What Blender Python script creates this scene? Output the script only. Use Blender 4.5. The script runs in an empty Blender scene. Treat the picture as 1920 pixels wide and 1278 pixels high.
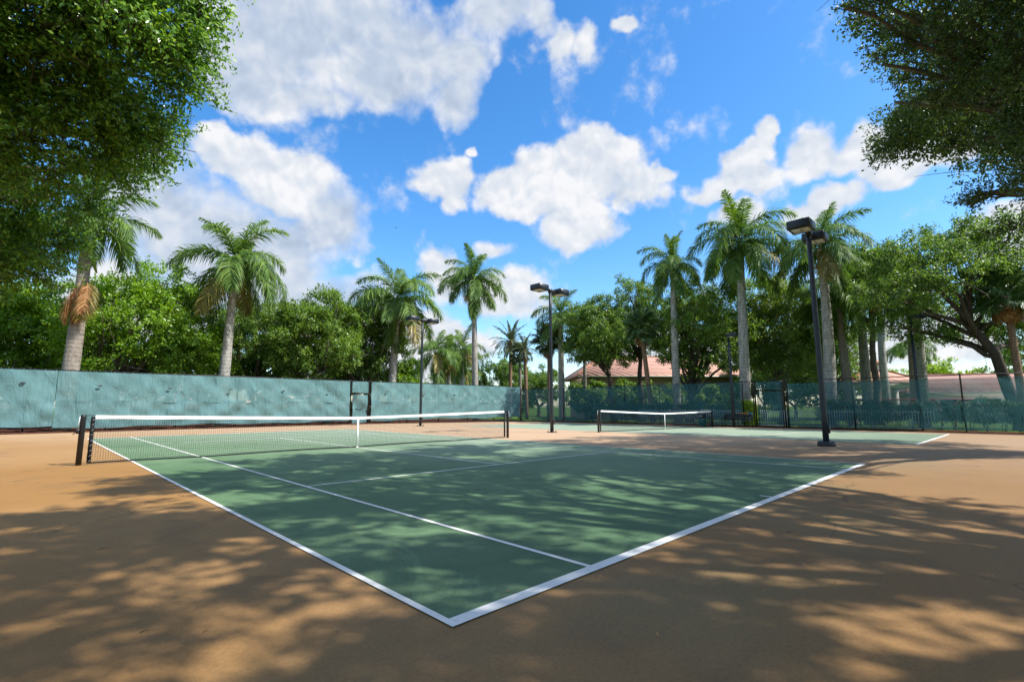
import bpy, bmesh, math, random
import numpy as np
from math import pi, sin, cos, tan, atan2, radians as rad
from mathutils import Matrix, Vector

S = bpy.context.scene
COL = S.collection

# ------------------------------------------------------------------ camera
CAM = np.array([-7.29838, -14.21310, 1.22847])
RM = np.array([[0.7137969517891992, -0.7003473370190898, -0.002742106255624497],
               [-0.09062366289291482, -0.09624500763969217, 0.9912236126264886],
               [0.6944647315309245, 0.7072838935213391, 0.13216743405610906]])   # right, up, forward
FPX = 918.85
FH = np.array([RM[2][0], RM[2][1], 0.0]); FH /= np.linalg.norm(FH)
cd = bpy.data.cameras.new("camera"); cam = bpy.data.objects.new("camera", cd); COL.objects.link(cam)
cd.sensor_fit = 'HORIZONTAL'; cd.sensor_width = 36.0; cd.lens = 36.0 * FPX / 1920.0
cd.clip_start = 0.05; cd.clip_end = 3000.0
m4 = Matrix.Identity(4)
for r in range(3):
    m4[r][0] = RM[0][r]; m4[r][1] = RM[1][r]; m4[r][2] = -RM[2][r]; m4[r][3] = CAM[r]
cam.matrix_world = m4
S.camera = cam

def ray(u, v): return np.array([(u - 960) / FPX, (639 - v) / FPX, 1.0]) @ RM
def PD(u, v, D):                       # point of the sight line at a level distance D ahead
    d = ray(u, v); return CAM + d * (D / (d @ FH))
def PY(u, v, Y): d = ray(u, v); return CAM + d * ((Y - CAM[1]) / d[1])
def PX(u, v, X): d = ray(u, v); return CAM + d * ((X - CAM[0]) / d[0])
def PR(u, v, R): d = ray(u, v); return CAM + d / np.linalg.norm(d) * R

# ------------------------------------------------------------------ sun, sky, exposure
SUN_AZ = atan2(0.504, -0.863)          # clockwise from +Y
SUN_EL = rad(51.3)
ld = bpy.data.lights.new("sun", 'SUN'); sun = bpy.data.objects.new("sun", ld); COL.objects.link(sun)
ld.energy = 4.1; ld.angle = rad(0.55); ld.color = (1.0, 0.97, 0.92)
sv = Vector((cos(SUN_EL) * sin(SUN_AZ), cos(SUN_EL) * cos(SUN_AZ), sin(SUN_EL)))
sun.rotation_euler = sv.to_track_quat('Z', 'Y').to_euler()
sun.location = (20, -30, 40)

S.view_settings.view_transform = 'Standard'; S.view_settings.look = 'None'
S.view_settings.gamma = 1.0; S.view_settings.exposure = 0.85
S.view_settings.use_curve_mapping = False
S.cycles.max_bounces = 8; S.cycles.diffuse_bounces = 3; S.cycles.glossy_bounces = 2
S.cycles.transmission_bounces = 4; S.cycles.transparent_max_bounces = 12
S.cycles.caustics_reflective = False; S.cycles.caustics_refractive = False
S.cycles.use_denoising = True
try: S.cycles.denoiser = 'OPENIMAGEDENOISE'
except Exception: pass

W = bpy.data.worlds.new("World"); S.world = W; W.use_nodes = True
nt = W.node_tree; nt.nodes.clear()
class NT:
    def __init__(s, tree): s.t = tree
    def n(s, typ, ins=None, **kw):
        nd = s.t.nodes.new(typ)
        for k, v in kw.items(): setattr(nd, k, v)
        for k, v in (ins or {}).items():
            if hasattr(v, 'is_linked') or isinstance(v, bpy.types.NodeSocket): s.t.links.new(v, nd.inputs[k])
            else: nd.inputs[k].default_value = v
        return nd
    def math(s, op, a, b=None, c=None, clamp=False):
        ins = {0: a}
        if b is not None: ins[1] = b
        if c is not None: ins[2] = c
        nd = s.n('ShaderNodeMath', ins, operation=op); nd.use_clamp = clamp
        return nd.outputs[0]
    def vmath(s, op, a, b=None, scale=None):
        ins = {0: a}
        if b is not None: ins[1] = b
        nd = s.n('ShaderNodeVectorMath', ins, operation=op)
        if scale is not None: nd.inputs['Scale'].default_value = scale
        return nd.outputs[0]
    def noise(s, vec, scale, detail=2, rough=0.5, dist=0.0, out=0):
        return s.n('ShaderNodeTexNoise', {'Vector': vec, 'Scale': scale, 'Detail': detail, 'Roughness': rough, 'Distortion': dist}).outputs[out]
    def ramp(s, fac, stops, interp='LINEAR'):
        nd = s.n('ShaderNodeValToRGB', {0: fac}); cr = nd.color_ramp; cr.interpolation = interp
        while len(cr.elements) < len(stops): cr.elements.new(0.5)
        for e, (p, c) in zip(cr.elements, stops):
            e.position = p; e.color = tuple(c) + (1,) if len(c) == 3 else c
        return nd.outputs[0]
    def smooth(s, x, a, b, lo=0.0, hi=1.0):
        nd = s.n('ShaderNodeMapRange', {0: x, 1: a, 2: b, 3: lo, 4: hi}, interpolation_type='SMOOTHSTEP')
        return nd.outputs[0]
    def mix(s, fac, a, b, blend='MIX'):
        nd = s.n('ShaderNodeMix', data_type='RGBA', blend_type=blend)
        for k, v in ((0, fac), (6, a), (7, b)):
            if isinstance(v, bpy.types.NodeSocket): s.t.links.new(v, nd.inputs[k])
            else: nd.inputs[k].default_value = (tuple(v) + (1,) if (k > 0 and len(v) == 3) else v)
        return nd.outputs[2]

w = NT(nt)
dirv = w.n('ShaderNodeTexCoord').outputs['Generated']
sep = w.n('ShaderNodeSeparateXYZ', {0: dirv})
sx, sy, sz = sep.outputs
az = w.math('ARCTAN2', sx, sy); el = w.math('ARCSINE', sz)
AZ0 = atan2(FH[0], FH[1])
az = w.math('WRAP', w.math('SUBTRACT', az, AZ0), pi, -pi)
pos = w.n('ShaderNodeCombineXYZ', {0: az, 1: el}).outputs[0]
def wob(scale, amp, det=2):
    c = w.noise(dirv, scale, det, 0.55, out='Color')
    return w.vmath('SCALE', w.vmath('SUBTRACT', c, (0.5, 0.5, 0.5)), scale=amp)
pw = w.vmath('ADD', pos, wob(5.0, 0.12, 3))
pw = w.vmath('ADD', pw, wob(17.0, 0.045, 3))
flat_ = w.vmath('MULTIPLY', pw, (1, 1, 0))
def azel(u, v):
    d = ray(u, v); d = d / np.linalg.norm(d)
    return (atan2(d[0], d[1]) - AZ0, math.asin(d[2]))
def blob(u, v, ru, rv, src):
    a0, e0 = azel(u, v); a1, _ = azel(u + ru, v); a2, _ = azel(u - ru, v); _, e1 = azel(u, v + rv); _, e2 = azel(u, v - rv)
    ra = abs(a1 - a2) / 2; re = abs(e1 - e2) / 2
    mp = w.n('ShaderNodeMapping', {'Vector': src, 'Location': (a0, e0, 0), 'Scale': (ra, re, 1)}, vector_type='TEXTURE')
    return w.n('ShaderNodeTexGradient', {0: mp.outputs[0]}, gradient_type='SPHERICAL').outputs[1]
def field(bl, src=None):
    acc = None
    for b in bl:
        u, v, ru, rv = b[:4]
        x = blob(u, v, ru * 1.45, rv * 1.45, src if src is not None else flat_)
        if len(b) > 4: x = w.math('MULTIPLY', x, b[4])
        acc = x if acc is None else w.math('SMOOTH_MAX', acc, x, 0.12)
    return acc
GREY = [(600, 20, 250, 120), (520, 70, 170, 110), (860, 110, 70, 70), (770, 90, 140, 100), (470, 130, 140, 80), (850, 180, 50, 55), (940, 15, 70, 55), (1010, 30, 40, 50, .8), (560, 190, 110, 40, .8), (700, 150, 110, 70),
        (400, 470, 180, 130), (520, 480, 120, 90), (300, 400, 130, 120), (560, 560, 170, 50), (620, 420, 70, 70)]
WHITE = [(470, 300, 75, 55), (540, 360, 90, 75), (600, 440, 75, 75), (430, 250, 40, 30), (830, 335, 55, 42), (850, 375, 25, 28, .8), (884, 287, 18, 12, .7),
         (1090, 335, 125, 60), (1140, 300, 70, 45), (1040, 330, 70, 50), (980, 355, 90, 45), (1095, 420, 75, 55), (1190, 350, 65, 45), (1240, 330, 30, 25),
         (1430, 275, 32, 38), (1400, 325, 60, 42), (1330, 365, 55, 30, .9), (1370, 420, 60, 30, .8),
         (1530, 290, 70, 42), (1640, 275, 80, 40), (1690, 300, 90, 42), (1780, 270, 70, 35), (1590, 370, 60, 40), (1530, 400, 60, 35),
         (840, 520, 45, 55), (960, 560, 80, 50, .9), (1240, 660, 200, 60, .9), (1700, 640, 150, 60, .9), (700, 640, 260, 70, .9), (940, 470, 50, 22, .6), (300, 560, 200, 60, .9),
         (1060, 70, 40, 55, .62), (1110, 55, 22, 60, .6), (1185, 15, 28, 22, .7), (1900, 430, 80, 60)]
Bg = field(GREY); Bw = field(WHITE)
B = w.math('SMOOTH_MAX', Bg, Bw, 0.1)
# clouds of the same kind over the rest of the sky
cov = w.smooth(w.noise(dirv, 3.2, 5, 0.55), 0.43, 0.66, 0.0, 0.8)
inview = w.math('MULTIPLY', w.smooth(w.math('ABSOLUTE', az), 0.85, 1.05), 1.0)
high = w.smooth(el, 0.74, 0.95)
outm = w.math('MAXIMUM', inview, high)
B = w.math('MAXIMUM', B, w.math('MULTIPLY', cov, outm))
def billow(vec):
    v = w.n('ShaderNodeTexVoronoi', {'Vector': vec, 'Scale': 13.0, 'Detail': 2.0, 'Roughness': .52, 'Lacunarity': 2.3}, feature='F1', normalize=True).outputs[0]
    return w.math('SUBTRACT', .42, v)
dw = w.vmath('ADD', dirv, wob(9.0, 0.06, 3))
bl = billow(dw)
bl2 = billow(w.vmath('ADD', dw, (0.012 * sv.x, 0.012 * sv.y, 0.018)))
fb = w.noise(dirv, 9.0, 9, 0.60)
Dn = w.math('ADD', B, w.math('MULTIPLY', w.math('SUBTRACT', fb, 0.5), w.smooth(Bg, .15, .6, 1.05, .62)))
Dn = w.math('ADD', Dn, w.math('MULTIPLY', bl, 0.42))
soft = w.smooth(Bg, 0.1, 0.6, 0.0, 0.22)
alpha = w.math('MULTIPLY', w.n('ShaderNodeMapRange', {0: Dn, 1: 0.20, 2: w.math('ADD', soft, 0.50), 3: 0.0, 4: 1.0}, interpolation_type='SMOOTHSTEP').outputs[0], 0.97)
relief = w.math('ADD', w.math('MULTIPLY', w.math('SUBTRACT', bl, bl2), 1.5), w.math('MULTIPLY', w.math('SUBTRACT', fb, .5), .35))
lit = w.math('ADD', relief, 0.80)
thick = w.math('MULTIPLY', w.smooth(Bg, 0.25, 0.7), 0.36)
lit = w.math('SUBTRACT', lit, thick)
thin = w.smooth(Dn, 0.45, 0.75, 0.0, 0.06)
lit = w.math('ADD', lit, thin, clamp=True)
SKY_K = 0.12
ccol = w.ramp(lit, [(0.0, (.36, .44, .57)), (0.45, (.56, .65, .79)), (0.8, (.80, .84, .90)), (1.0, (.97, .97, .985))])
ccol = w.vmath('SCALE', ccol, scale=0.55 / SKY_K)
sky = w.n('ShaderNodeTexSky', sky_type='NISHITA')
sky.sun_disc = False; sky.sun_elevation = SUN_EL; sky.sun_rotation = SUN_AZ
sky.altitude = 0; sky.air_density = 1.0; sky.dust_density = 0.6; sky.ozone_density = 3.0
skyc = w.n('ShaderNodeHueSaturation', {'Saturation': 1.31, 'Value': 1.24, 'Color': sky.outputs[0]}).outputs[0]
allc = w.mix(alpha, skyc, ccol)
bg = w.n('ShaderNodeBackground', {'Color': allc, 'Strength': SKY_K})
wo = w.n('ShaderNodeOutputWorld', {0: bg.outputs[0]})
W.cycles.sampling_method = 'MANUAL'; W.cycles.sample_map_resolution = 512

# ------------------------------------------------------------------ helpers
def gz(x):                              # the courts lie level, then fall gently to the far side
    return -0.011 * max(0.0, min(x, 27.0) - 10.0)

def mesh_np(name, V, faces, mats=None, matidx=None, smooth=False):
    """faces: list of int arrays (n,3) / (n,4)"""
    V = np.asarray(V, dtype=np.float32).reshape(-1, 3)
    faces = [np.asarray(f, dtype=np.int32) for f in faces if len(f)]
    me = bpy.data.meshes.new(name)
    nl = sum(f.size for f in faces); nf = sum(len(f) for f in faces)
    me.vertices.add(len(V)); me.vertices.foreach_set('co', V.ravel())
    me.loops.add(nl); me.loops.foreach_set('vertex_index', np.concatenate([f.ravel() for f in faces]))
    me.polygons.add(nf)
    tot = np.concatenate([np.full(len(f), f.shape[1], np.int32) for f in faces])
    st = np.concatenate([[0], np.cumsum(tot)[:-1]]).astype(np.int32)
    me.polygons.foreach_set('loop_start', st)
    if smooth: me.polygons.foreach_set('use_smooth', np.ones(nf, dtype=bool))
    me.update(calc_edges=True); me.validate()
    for m in (mats or []): me.materials.append(m)
    if matidx is not None: me.polygons.foreach_set('material_index', np.asarray(matidx, np.int32))
    return me

class MB:
    """collects boxes, tubes and sheets of one piece"""
    def __init__(s): s.v = []; s.q = []; s.t = []; s.n = 0
    def add(s, V, q=(), t=()):
        V = np.asarray(V, float).reshape(-1, 3)
        if len(q): s.q.append(np.asarray(q, int) + s.n)
        if len(t): s.t.append(np.asarray(t, int) + s.n)
        s.v.append(V); s.n += len(V); return s
    def box(s, c, d, rot=0.0, bev=0.0):
        x, y, z = d[0] / 2, d[1] / 2, d[2] / 2
        if bev <= 0:
            V = np.array([[-x, -y, -z], [x, -y, -z], [x, y, -z], [-x, y, -z], [-x, -y, z], [x, -y, z], [x, y, z], [-x, y, z]])
            q = [[0, 3, 2, 1], [4, 5, 6, 7], [0, 1, 5, 4], [1, 2, 6, 5], [2, 3, 7, 6], [3, 0, 4, 7]]
            t = []
        else:
            b = min(bev, x * .9, y * .9, z * .9)
            lay = []
            for zz, ins in ((-z, b), (-z + b, 0), (z - b, 0), (z, b)):
                a, e = x - ins, y - ins; k = b * .6
                lay += [[-a + k, -e, zz], [a - k, -e, zz], [a, -e + k, zz], [a, e - k, zz], [a - k, e, zz], [-a + k, e, zz], [-a, e - k, zz], [-a, -e + k, zz]]
            V = np.array(lay); q = []
            for l in range(3):
                for i in range(8):
                    j = (i + 1) % 8; q.append([l * 8 + i, l * 8 + j, l * 8 + 8 + j, l * 8 + 8 + i])
            t = []
            for i in range(1, 7): t.append([0, i + 1, i]); t.append([24, 24 + i, 25 + i])
        cr, sr = cos(rot), sin(rot)
        V = V @ np.array([[cr, sr, 0], [-sr, cr, 0], [0, 0, 1]]) + np.asarray(c, float)
        return s.add(V, q, t)
    def tube(s, P, R, sides=6, cap=True):
        P = np.asarray(P, float); n = len(P); R = np.full(n, R, float) if np.isscalar(R) else np.asarray(R, float)
        T = np.gradient(P, axis=0); T /= np.linalg.norm(T, axis=1)[:, None] + 1e-12
        ref = np.array([0, 0, 1.]) if abs(T[:, 2]).mean() < .8 else np.array([1., 0, 0])
        A = np.cross(T, ref); A /= np.linalg.norm(A, axis=1)[:, None] + 1e-12
        Bv = np.cross(T, A)
        ang = np.arange(sides) * 2 * pi / sides
        V = P[:, None, :] + R[:, None, None] * (np.cos(ang)[None, :, None] * A[:, None, :] + np.sin(ang)[None, :, None] * Bv[:, None, :])
        i = np.arange(n - 1)[:, None] * sides; j = np.arange(sides)[None, :]; k = (j + 1) % sides
        q = np.stack([i + j, i + k, i + sides + k, i + sides + j], -1).reshape(-1, 4)[:, ::-1]
        t = []
        if cap:
            for m in range(1, sides - 1):
                t.append([0, m, m + 1]); b = (n - 1) * sides; t.append([b, b + m + 1, b + m])
        return s.add(V.reshape(-1, 3), q, t)
    def grid(s, nu, nv, fn):
        u, v = np.meshgrid(np.linspace(0, 1, nu), np.linspace(0, 1, nv), indexing='ij')
        V = fn(u, v).reshape(-1, 3)
        i = np.arange(nu - 1)[:, None] * nv; j = np.arange(nv - 1)[None, :]
        q = np.stack([i + j, i + nv + j, i + nv + j + 1, i + j + 1], -1).reshape(-1, 4)
        return s.add(V, q)
    def lathe(s, prof, sides=16, c=(0, 0, 0)):
        prof = np.asarray(prof, float); n = len(prof); ang = np.arange(sides) * 2 * pi / sides
        V = np.stack([prof[:, None, 0] * np.cos(ang), prof[:, None, 0] * np.sin(ang), np.repeat(prof[:, 1:2], sides, 1)], -1).reshape(-1, 3) + np.asarray(c, float)
        i = np.arange(n - 1)[:, None] * sides; j = np.arange(sides)[None, :]; k = (j + 1) % sides
        return s.add(V, np.stack([i + j, i + k, i + sides + k, i + sides + j], -1).reshape(-1, 4))
    def mesh(s, name, m=None, smooth=False):
        return mesh_np(name, np.concatenate(s.v), ([np.concatenate(s.q)] if s.q else []) + ([np.concatenate(s.t)] if s.t else []), [m] if m else None, smooth=smooth)
    def build(s, name, m=None, parent=None, smooth=False, loc=(0, 0, 0)):
        return put(name, s.mesh(name, m, smooth), parent, loc)

def put(name, me, parent=None, loc=(0, 0, 0), rot=(0, 0, 0), sc=(1, 1, 1)):
    o = bpy.data.objects.new(name, me); COL.objects.link(o)
    o.location = loc; o.rotation_euler = rot; o.scale = sc
    if parent is not None: o.parent = parent
    return o
def tag(o, label, cat, group=None):
    o['label'] = label; o['category'] = cat
    if group: o['group'] = group
    return o
def thing(name, label, cat, loc=(0, 0, 0), rotz=0.0, group=None, sc=1.0):
    o = bpy.data.objects.new(name, None); COL.objects.link(o); o.empty_display_size = .2
    o.location = loc; o.rotation_euler = (0, 0, rotz); o.scale = (sc, sc, sc)
    return tag(o, label, cat, group)
def struct(o): o['kind'] = 'structure'; return o
def stuff(o): o['kind'] = 'stuff'; return o
def copy_tree(o, parent=None):
    c = o.copy(); COL.objects.link(c)
    if parent is not None: c.parent = parent
    for ch in list(o.children): copy_tree(ch, c)
    return c

# ------------------------------------------------------------------ materials
def newmat(name):
    m = bpy.data.materials.new(name); m.use_nodes = True; m.node_tree.nodes.clear()
    return m, NT(m.node_tree)
def finish(t, color, rough=0.7, spec=0.3, bump=None, bstr=0.3, bdist=0.01, metal=0.0, shader=None):
    ins = {'Base Color': color if isinstance(color, bpy.types.NodeSocket) else tuple(color) + (1,), 'Roughness': rough, 'Specular IOR Level': spec, 'Metallic': metal}
    p = t.n('ShaderNodeBsdfPrincipled', ins)
    if bump is not None:
        b = t.n('ShaderNodeBump', {'Height': bump, 'Strength': bstr, 'Distance': bdist}); t.t.links.new(b.outputs[0], p.inputs['Normal'])
    out = p.outputs[0]
    if shader: out = shader(p.outputs[0])
    t.n('ShaderNodeOutputMaterial', {0: out})
def m_plain(name, col, rough=0.6, spec=0.3, var=0.15, scale=6.0, bump=0.0, metal=0.0):
    m, t = newmat(name)
    co = t.n('ShaderNodeTexCoord').outputs['Object']
    nz = t.noise(co, scale, 5, 0.6)
    c = t.ramp(nz, [(0.3, [x * (1 - var) for x in col]), (0.7, [min(1, x * (1 + var)) for x in col])])
    finish(t, c, rough, spec, nz if bump else None, bump, 0.01, metal)
    return m

def m_leaf(name, dark, mid, light, trans=0.30, rough=0.42, spec=0.45):
    m, t = newmat(name)
    g = t.n('ShaderNodeNewGeometry')
    co = t.n('ShaderNodeTexCoord').outputs['Object']
    nz = t.noise(co, 0.55, 3, 0.6)
    k = t.math('ADD', t.math('MULTIPLY', g.outputs['Random Per Island'], 0.62), t.math('MULTIPLY', nz, 0.40))
    c = t.ramp(k, [(0.15, dark), (0.52, mid), (0.90, light)])
    p = t.n('ShaderNodeBsdfPrincipled', {'Base Color': c, 'Roughness': rough, 'Specular IOR Level': spec})
    hs = t.n('ShaderNodeHueSaturation', {'Hue': 0.488, 'Saturation': 1.1, 'Value': 1.7, 'Color': c})
    tr = t.n('ShaderNodeBsdfTranslucent', {0: hs.outputs[0]})
    mx = t.n('ShaderNodeMixShader', {0: trans, 1: p.outputs[0], 2: tr.outputs[0]})
    t.n('ShaderNodeOutputMaterial', {0: mx.outputs[0]})
    return m
LEAF_GLOSSY = m_leaf('leaf_glossy', (.045, .115, .016), (.125, .27, .036), (.28, .43, .07), .38, .30, .6)
LEAF_OAK = m_leaf('leaf_oak', (.036, .078, .014), (.105, .20, .032), (.24, .34, .06), .42)
LEAF_SHADE = m_leaf('leaf_shade_tree', (.024, .050, .014), (.062, .118, .026), (.16, .22, .045), .36)
LEAF_BRIGHT = m_leaf('leaf_bright', (.07, .15, .014), (.17, .32, .028), (.29, .43, .055), .44)
LEAF_MID = m_leaf('leaf_mid', (.045, .10, .016), (.125, .23, .034), (.25, .35, .06), .40)
LEAF_PALE = m_leaf('leaf_pale', (.075, .13, .025), (.18, .27, .05), (.31, .40, .09), .42)
LEAF_LIME = m_leaf('leaf_lime', (.10, .20, .01), (.26, .40, .02), (.42, .55, .05))
LEAF_HEDGE = m_leaf('leaf_hedge', (.018, .05, .012), (.04, .10, .02), (.09, .19, .03))
FROND = m_leaf('palm_frond', (.035, .085, .018), (.10, .19, .034), (.23, .33, .06), 0.34, 0.5, 0.3)
FROND_YOUNG = m_leaf('palm_frond_young', (.05, .11, .012), (.12, .21, .02), (.22, .32, .05), 0.3)
FROND_YEL = m_leaf('palm_frond_yellowing', (.10, .11, .018), (.22, .19, .035), (.38, .28, .06), 0.25)
FROND_DEAD = m_leaf('palm_frond_dead', (.18, .08, .03), (.42, .21, .07), (.58, .40, .22), 0.2, 0.7, 0.2)
FROND_DATE = m_leaf('date_frond', (.05, .075, .03), (.10, .13, .055), (.17, .20, .09), 0.2)
FROND_FAN = m_leaf('fan_frond', (.03, .075, .022), (.08, .15, .045), (.17, .25, .08), 0.28)
FLOWER = m_leaf('palm_flower', (.30, .22, .08), (.50, .38, .15), (.65, .53, .25), 0.2, 0.7, .2)
DATES = m_plain('date_fruit', (.60, .28, .03), .6, .3)

def m_bark(name, a, b, scale=8.0, rings=0.0, lichen=None):
    m, t = newmat(name)
    co = t.n('ShaderNodeTexCoord').outputs['Object']
    mp = t.n('ShaderNodeMapping', {'Vector': co, 'Scale': (1, 1, 0.35)})
    nz = t.noise(mp.outputs[0], scale, 6, 0.65)
    c = t.ramp(nz, [(0.3, a), (0.7, b)]); h = nz
    if rings:
        z = t.n('ShaderNodeSeparateXYZ', {0: co}).outputs[2]
        ww = t.math('ADD', t.math('MULTIPLY', z, rings), t.math('MULTIPLY', nz, 1.2))
        fr = t.math('FRACT', ww)
        line = t.smooth(fr, 0.0, 0.24, 0.58, 1.0)
        c = t.mix(1.0, c, t.n('ShaderNodeCombineColor', {0: line, 1: line, 2: line}).outputs[0], 'MULTIPLY')
        h = t.math('ADD', nz, line)
    if lichen:
        sp = t.smooth(t.noise(co, 14, 4, .6), 0.55, 0.62)
        big = t.smooth(t.noise(co, 1.3, 2, .5), 0.42, 0.6)
        c = t.mix(t.math('MULTIPLY', sp, t.math('MULTIPLY', big, .7)), c, lichen)
    finish(t, c, 0.85, 0.15, h, 0.5, 0.03)
    return m
ROYAL = m_bark('royal_palm_trunk', (.20, .185, .155), (.50, .475, .42), 6, 4.2, (.11, .105, .08))
ROYAL_DARK = m_bark('royal_palm_trunk_brown', (.20, .165, .13), (.36, .31, .255), 7, 4.2, (.14, .12, .09))
BARK = m_bark('oak_bark', (.10, .082, .065), (.23, .195, .16), 9)
BARK_DARK = m_bark('dark_bark', (.055, .042, .032), (.12, .095, .075), 9)
FIBRE = m_bark('fibrous_trunk', (.17, .10, .055), (.33, .22, .14), 11, 6)
FAN_TRUNK = m_bark('sabal_trunk', (.17, .15, .12), (.32, .29, .24), 9, 5)
SHAFT = m_plain('crownshaft', (.13, .22, .045), .35, .4, .35, 3)
SHAFT_BROWN = m_plain('crownshaft_brown', (.26, .17, .08), .6, .3, .35, 4)
BLACK = m_plain('black_paint', (.012, .013, .016), .38, .45, .2, 14)
BLACK_FADED = m_plain('faded_black_paint', (.030, .032, .036), .5, .4, .3, 10)
DARKBRONZE = m_plain('dark_pole_paint', (.018, .024, .032), .42, .45, .25, 8)
STEEL = m_plain('galvanised', (.28, .29, .30), .45, .5, .2, 12, metal=.6)
WHITE_TAPE = m_plain('white_tape', (.80, .80, .79), .75, .2, .04, 5)
NETCORD = m_plain('net_cord', (.012, .014, .016), .8, .2, .2, 20)
ALU_WHITE = m_plain('white_rail', (.78, .80, .80), .4, .4, .08, 5)
LENS, _t = newmat('lamp_lens')
finish(_t, (.62, .60, .48), .25, .6)
STUCCO = m_plain('stucco_wall', (.60, .47, .36), .9, .1, .06, 4)
STUCCO_W = m_plain('stucco_white', (.72, .66, .57), .9, .1, .05, 4)
DARK_GLASS = m_plain('window_glass', (.03, .04, .05), .1, .6, .2, 2)
TERRA_CAP = m_plain('ridge_tile', (.42, .19, .11), .8, .2, .2, 9)
RED_TUBE = m_plain('red_tube', (.42, .045, .05), .4, .4, .1, 5)
BIN_GREEN = m_plain('bin_green', (.015, .14, .12), .4, .4, .15, 6)
ORANGE = m_plain('orange_grip', (.60, .22, .06), .6, .3, .1, 9)
BLUE = m_plain('blue_grip', (.03, .20, .50), .6, .3, .1, 9)
TWIG = m_plain('twig', (.11, .075, .05), .9, .1, .3, 30)

def m_roof(name, a, b, scale):
    m, t = newmat(name)
    co = t.n('ShaderNodeTexCoord').outputs['Object']
    s3 = t.n('ShaderNodeSeparateXYZ', {0: co}).outputs
    row = t.math('FRACT', t.math('MULTIPLY', s3[2], scale * 1.9))
    colu = t.math('SINE', t.math('MULTIPLY', t.math('ADD', s3[0], s3[1]), scale * 6.3))
    nz = t.noise(co, 3.0, 5, .65); n2 = t.noise(co, 9 * scale, 2, .5)
    c = t.ramp(t.math('ADD', t.math('MULTIPLY', nz, .5), t.math('MULTIPLY', n2, .5)), [(0.3, a), (0.7, b)])
    jl = t.math('MULTIPLY', t.smooth(row, 0.0, .22, .62, 1.0), t.smooth(colu, -1.0, -.3, .78, 1.0))
    c = t.mix(1.0, c, t.n('ShaderNodeCombineColor', {0: jl, 1: jl, 2: jl}).outputs[0], 'MULTIPLY')
    h = t.math('ADD', row, t.math('MULTIPLY', colu, .5))
    finish(t, c, .85, .15, h, .8, .06)
    return m
ROOF = m_roof('terracotta_roof', (.46, .23, .165), (.64, .39, .30), 1.0)
ROOF_B = m_roof('brown_tile_roof', (.36, .20, .155), (.52, .33, .265), 1.0)

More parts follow.
